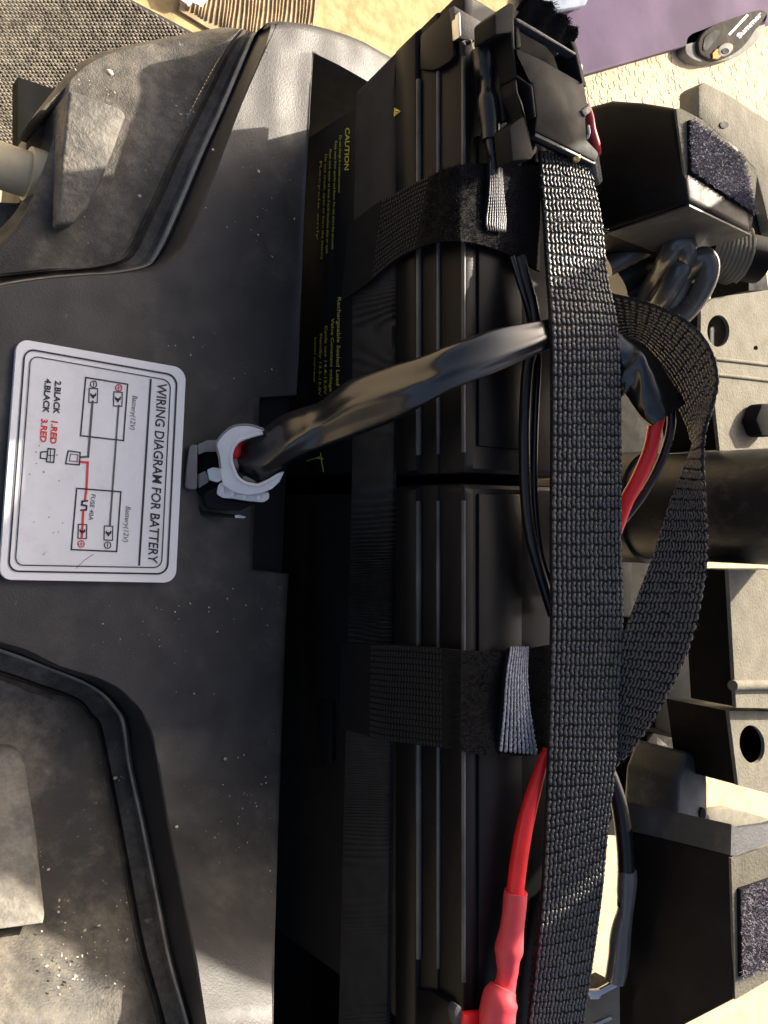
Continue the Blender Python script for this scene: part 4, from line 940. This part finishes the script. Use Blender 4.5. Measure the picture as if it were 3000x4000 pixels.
# ================================================================== SCOOTER FRAME (right)
fm = thing('scooter_frame', 'black steel steel frame with seat post, two upright brackets and dusty plates right of strap', 'frame', (0.30, 0, -0.10))
XK = 0.178
ub = prism('bracket', [Px(a, b, XK) for a, b in [(2250, 424), (2304, 408), (2386, 386), (2500, 394), (2639, 416), (2687, 790), (2530, 846), (2356, 902), (2200, 955)]], (0.087, 0, 0), M_frame, fm, 0.005, 3, label='upper upright bracket with a square fleece pad')
zU = Px(2663, 600, XK).z
lb = prism('bracket', [Px(a, b, XK) for a, b in [(2436, 3238), (2650, 3290), (2852, 3340), (2862, 3905), (2687, 3996), (2424, 4130), (2405, 4140)]], (0.004, 0, 0), M_frame, fm, 0.0015, 2, label='lower upright bracket with a fleece pad')
zL = Px(2857, 3600, XK).z
def pad(q, z, parent, seed):
    zz_ = z + 0.0035
    p = prism('fleece_pad', [Pz(a, b, zz_) for a, b in q], (0, 0, -0.003), M_fuzz, parent, 0.0005)
    P = [Pz(a, b, zz_ + .0002) for a, b in q]
    def f(u, v):
        return (P[0].lerp(P[1], u)).lerp(P[3].lerp(P[2], u), v), Vector((0, 0, 1))
    fuzz('fleece_pile', f, 6500, 0.0030, 0.00018, M_fuzzg, p, seed)
# dusty top skins of the brackets
prism('top_skin', [Pz(a, b, zU + 0.0012) for a, b in [(2641, 424), (2660, 424), (2747, 470), (2898, 606), (2958, 672), (2940, 860), (2932, 902), (2689, 786)]], (0, 0, -0.0015), M_plate2, ub)
prism('top_skin', [Pz(a, b, zL + 0.0012) for a, b in [(2856, 3352), (2890, 3352), (3120, 3260), (3120, 3760), (2872, 3905)]], (0, 0, -0.0015), M_plate2, lb)
pad([(2696, 466), (2898, 612), (2955, 840), (2700, 668)], zU, ub, 21)
pad([(2893, 3474), (3110, 3400), (3110, 3735), (2897, 3820)], zL, lb, 22)
# dusty skins on the brackets' end faces, blue-grey tone painted in for sky light
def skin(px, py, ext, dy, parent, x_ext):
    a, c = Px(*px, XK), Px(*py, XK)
    prism('sky_tint_skin', [a + Vector((0.003, dy, 0)), c + Vector((0.003, dy, 0)), c + Vector((x_ext, dy, 0)), a + Vector((x_ext, dy, 0))], (0, -dy * 0.8, 0), M_side, parent)
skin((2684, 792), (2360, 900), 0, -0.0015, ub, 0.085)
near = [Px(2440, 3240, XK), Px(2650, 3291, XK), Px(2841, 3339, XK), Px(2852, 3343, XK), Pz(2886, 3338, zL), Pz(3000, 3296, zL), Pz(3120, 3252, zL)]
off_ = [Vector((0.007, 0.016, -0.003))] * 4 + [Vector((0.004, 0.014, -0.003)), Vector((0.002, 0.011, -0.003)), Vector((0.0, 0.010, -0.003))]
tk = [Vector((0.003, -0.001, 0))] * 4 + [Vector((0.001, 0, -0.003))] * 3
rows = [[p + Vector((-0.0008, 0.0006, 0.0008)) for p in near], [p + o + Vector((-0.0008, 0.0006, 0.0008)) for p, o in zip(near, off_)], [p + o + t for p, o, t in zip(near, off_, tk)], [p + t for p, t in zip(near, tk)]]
vs, fs = grid(rows, False); obj('sky_tint_skin', vs, fs, M_side, lb, 40)
# rear beams
def beam(top, z, h, holes=(), lab=None):
    p = prism('rear_plate', [Pz(a, b, z) for a, b in top], (0, 0, -0.003), M_plate, fm, 0, holes=[[Pz(a, b, z) for a, b in hh] for hh in holes], label=lab)
    cx = sum(a for a, b in top) / len(top); cy = sum(b for a, b in top) / len(top)
    bm = bmesh.new(); t = [Pz(a + (cx - a) * .01, b + (cy - b) * .01, z - 0.003) for a, b in top]
    v1 = [bm.verts.new(x) for x in t]; v2 = [bm.verts.new(x + Vector((0, 0, -h))) for x in t]; n = len(t)
    for i in range(n): bm.faces.new((v1[i], v1[(i + 1) % n], v2[(i + 1) % n], v2[i]))
    bm.faces.new(v2)
    bobj('beam_wall', bm, M_frame, p)
    return p
h1 = circ(2806, 1293, 52, 24, 0.84, 1.2)
p1 = beam([(2738, 1196), (2792, 1162), (3150, 1112), (3150, 1760), (2812, 1760), (2790, 1560), (2738, 1330)], 0.02, 0.05, [h1, circ(2952, 1359, 9, 12)], 'upper rear plate with a round hole and a ridge')
for y in (1401, 1462):
    tube('weld_ridge', [Pz(2790, y, .0205), Pz(2900, y + 12, .0205), Pz(3150, y + 42, .0205)], 0.0016, M_plate, p1, seg=10)
prism('bolt', [Pz(a, b, .034) for a, b in circ(3005, 1640, 62, 6, 0.8, 1.2)], (0, 0, -0.014), M_fuzz, fm, 0.003)
p2 = beam([(2846, 2226), (3150, 2226), (3150, 2770), (2876, 2764)], 0.05, 0.038, (), 'lower rear plate with a raised weld strip')
tube('weld_ridge', [Pz(2862, 2678, .051), Pz(2950, 2676, .051), Pz(3150, 2678, .051)], 0.0042, M_plate, p2, seg=10)
h2 = circ(2938, 2908, 72, 28, 0.68, 1.05, -0.15)
p3 = beam([(2848, 2776), (3150, 2782), (3150, 3140), (2884, 3068)], 0.040, 0.055, [h2], 'lowest rear plate with an oval hole')
# lever arm top right
lv = prism('lever_arm', [Pz(a, b, -0.02) for a, b in [(2731, 335), (2752, 319), (2850, 368), (3010, 474), (3200, 600), (3200, 1100), (3010, 900), (2985, 790), (2952, 663), (2900, 604), (2731, 455)]], (0, 0, -0.020), M_plate, fm, 0.002, 2, holes=[], label='pale dusty lever arm')
prism('arm_hole', [Pz(a, b, -0.0188) for a, b in circ(2830, 488, 15, 16, 1.1, 0.9)], (0, 0, -0.002), M_dark, lv)
prism('arm_side', [Pz(a, b, -0.03) for a, b in [(2930, 860), (2962, 830), (3000, 1120), (3010, 1135), (2925, 1135)]], (0, 0, -0.04), M_dark, fm)
# seat post
def zx(px, x): return Px(px, 2000, x).z
XP = 0.345; RP = 0.046
yc = Px(2880, 1978, XP - RP).y
rows = []
for k, zq in enumerate([-0.26, -0.06, 0.0, 0.1, 0.16, 0.24]):
    rows.append([Vector((XP + RP * math.cos(a * math.pi / 24), yc + RP * math.sin(a * math.pi / 24), zq)) for a in range(48)])
vs, fs = grid(rows, True); fs += [list(range(48)), [len(vs) - 48 + j for j in range(48)]]
obj('seat_post', vs, fs, M_post, fm, 40)
rows = []
for zq, rr in [(-0.10, RP + .004), (-0.045, RP + .004), (-0.043, RP + .0035), (-0.042, RP)]:
    rows.append([Vector((XP + rr * math.cos(a * math.pi / 24), yc + rr * math.sin(a * math.pi / 24), zq)) for a in range(48)])
vs, fs = grid(rows, True); obj('post_collar', vs, fs, M_post, fm, 40)
box('unseen_footwell_deck', (-1.1, -0.42, -0.24), (-0.30, 0.11, -0.20), M_pan, sh, 0.01)  # out of view, added to block warm bounce from the ground
# unseen folded seat added on the post, shaped to shade the batteries and buckle
box('unseen_seat_backrest', (0.36, -0.055, 0.150), (0.43, 0.286, 0.272), M_band, fm, 0.012, seg=5)
box('unseen_armrest', (0.36, 0.372, 0.205), (0.40, 0.465, 0.34), M_band, fm, 0.012, seg=4)
box('unseen_armrest_bracket', (0.402, 0.20, 0.31), (0.415, 0.44, 0.335), M_frame, fm, 0.003)
# deck under it with a slot
dq = [(2340, 1250), (2700, 1250), (2760, 2300), (2740, 2900), (2660, 3280), (2340, 3260)]
slot = [(2448, 3075), (2455, 3068), (2466, 3068), (2474, 3075), (2474, 3146), (2448, 3148)]
prism('deck_plate', [Pz(a, b, -0.13) for a, b in dq], (0, 0, -0.003), M_well, fm, holes=[[Pz(a, b, -0.13) for a, b in slot]])
for (x0, x1, y0, y1) in [(2525, 2570, 2850, 3190), (2400, 2470, 2060, 2500)]:
    prism('deck_rib', [Pz(a, b, -0.09) for a, b in [(x0, y0), (x1, y0), (x1, y1), (x0, y1)]], (0, 0, -0.045), M_dark, fm, 0.002)
# dark side tube with a bright flank, bottom right of the loop
cxp = Pz(2700, 3120, -0.06)
rows = []
for zq, rr in [(-0.24, .026), (-0.12, .026), (-0.117, .025), (-0.10, .021), (-0.09, .016)]:
    rows.append([Vector((cxp.x + rr * math.cos(a * math.pi / 16), cxp.y + 0.03 + rr * math.sin(a * math.pi / 16) , zq)) for a in range(32)])
vs, fs = grid(rows, True); fs.append([len(vs) - 32 + j for j in range(32)])
obj('pivot_tube', vs, fs, M_post, fm, 40)
prism('pivot_lug', [Pz(a, b, 0.0) for a, b in [(2690, 2938), (2760, 2960), (2766, 3060), (2768, 3240), (2640, 3240), (2650, 3050)]], (0, 0, -0.05), M_side, fm, 0.004, 3)
prism('pivot_hole', [Pz(a, b, 0.0012) for a, b in circ(2746, 3178, 13, 18, 0.9, 1.8)], (0, 0, -0.002), M_dark, fm)
prism('cross_member', [Pz(a, b, -0.05) for a, b in [(2560, 2420), (2760, 2420), (2770, 2800), (2700, 2900), (2560, 2850)]], (0, 0, -0.06), M_dark, fm, 0.003)
# pale cap lying on the ground
o = prism('plastic_cap', [Pz(a, b, ZG + .02) for a, b in [(2768, 3185), (2800, 3160), (2850, 3155), (2950, 3180), (3060, 3215), (3060, 3300), (2900, 3330), (2780, 3260)]], (0, 0, -0.02), M_plate, None, 0.004, 2)
tag(o, 'pale dusty plastic cap on the ground beyond the lower bracket', 'cap')

# shiny hose bundle
hb_ = thing('hose_bundle', 'bundle of thick shiny dark hoses bending between the upper bracket and the strap loop', 'hoses', Pd(2600, 1100, .58))
def H(x, y, d): return Pd(2250 + x * 0.452, 850 + y * 0.452, d)
tube('hose', [H(560, 720, .62), H(700, 520, .60), H(800, 330, .575), H(870, 225, .568), H(935, 225, .567), H(960, 310, .570), H(960, 400, .580), H(930, 470, .60)], [.0075] * 8, M_hose, hb_, seg=22, n=70)
tube('hose', [H(620, 860, .62), H(760, 690, .592), H(860, 520, .580), H(925, 400, .578), H(955, 340, .592)], [.0078] * 5, M_hose, hb_, seg=22, n=50)
tube('hose', [H(700, 900, .62), H(830, 730, .596), H(930, 570, .588), H(1010, 460, .590), H(1050, 400, .600)], [.0068] * 5, M_hose, hb_, seg=22, n=50)
tube('hose', [H(880, 640, .60), H(980, 470, .585), H(1050, 370, .573), H(1110, 345, .570), H(1148, 410, .571), H(1130, 530, .575), H(1050, 690, .585), H(930, 830, .595), H(800, 920, .60)], [.0076] * 9, M_hose, hb_, seg=22, n=80)
tube('hose', [H(260, 420, .60), H(450, 320, .60), H(640, 230, .60), H(790, 180, .60), H(900, 180, .61)], [.0085] * 5, M_hose, hb_, seg=18, n=40)
tube('hose', [H(330, 560, .62), H(520, 430, .62), H(700, 350, .62), H(850, 300, .62)], [.016] * 4, M_rubber, hb_, seg=18, n=40)
tube('hose', [H(380, 700, .63), H(560, 620, .63), H(760, 560, .63), H(900, 500, .63)], [.018] * 4, M_rubber, hb_, seg=18, n=40)
# coil spring
sp = thing('coil_spring', 'dusty dark coil spring below the upper bracket, behind the shiny hoses', 'spring', Pd(2830, 1000, .66))
a, b = H(1090, 260, .66), H(1400, 330, .665); ax = (b - a).normalized(); u = ax.cross(Vector((0, 0, 1))).normalized(); w = ax.cross(u)
tube('damper', [a - ax * .01, b + ax * .02], .019, M_frame, sp, seg=20, n=4)
path = []
for i in range(9 * 14):
    t = i / (9 * 14 - 1); an = t * 9 * 2 * math.pi
    path.append(a.lerp(b, t) + (u * math.cos(an) + w * math.sin(an)) * .0225)
tube('coil', path, .0022, M_plate, sp, seg=7, n=len(path))
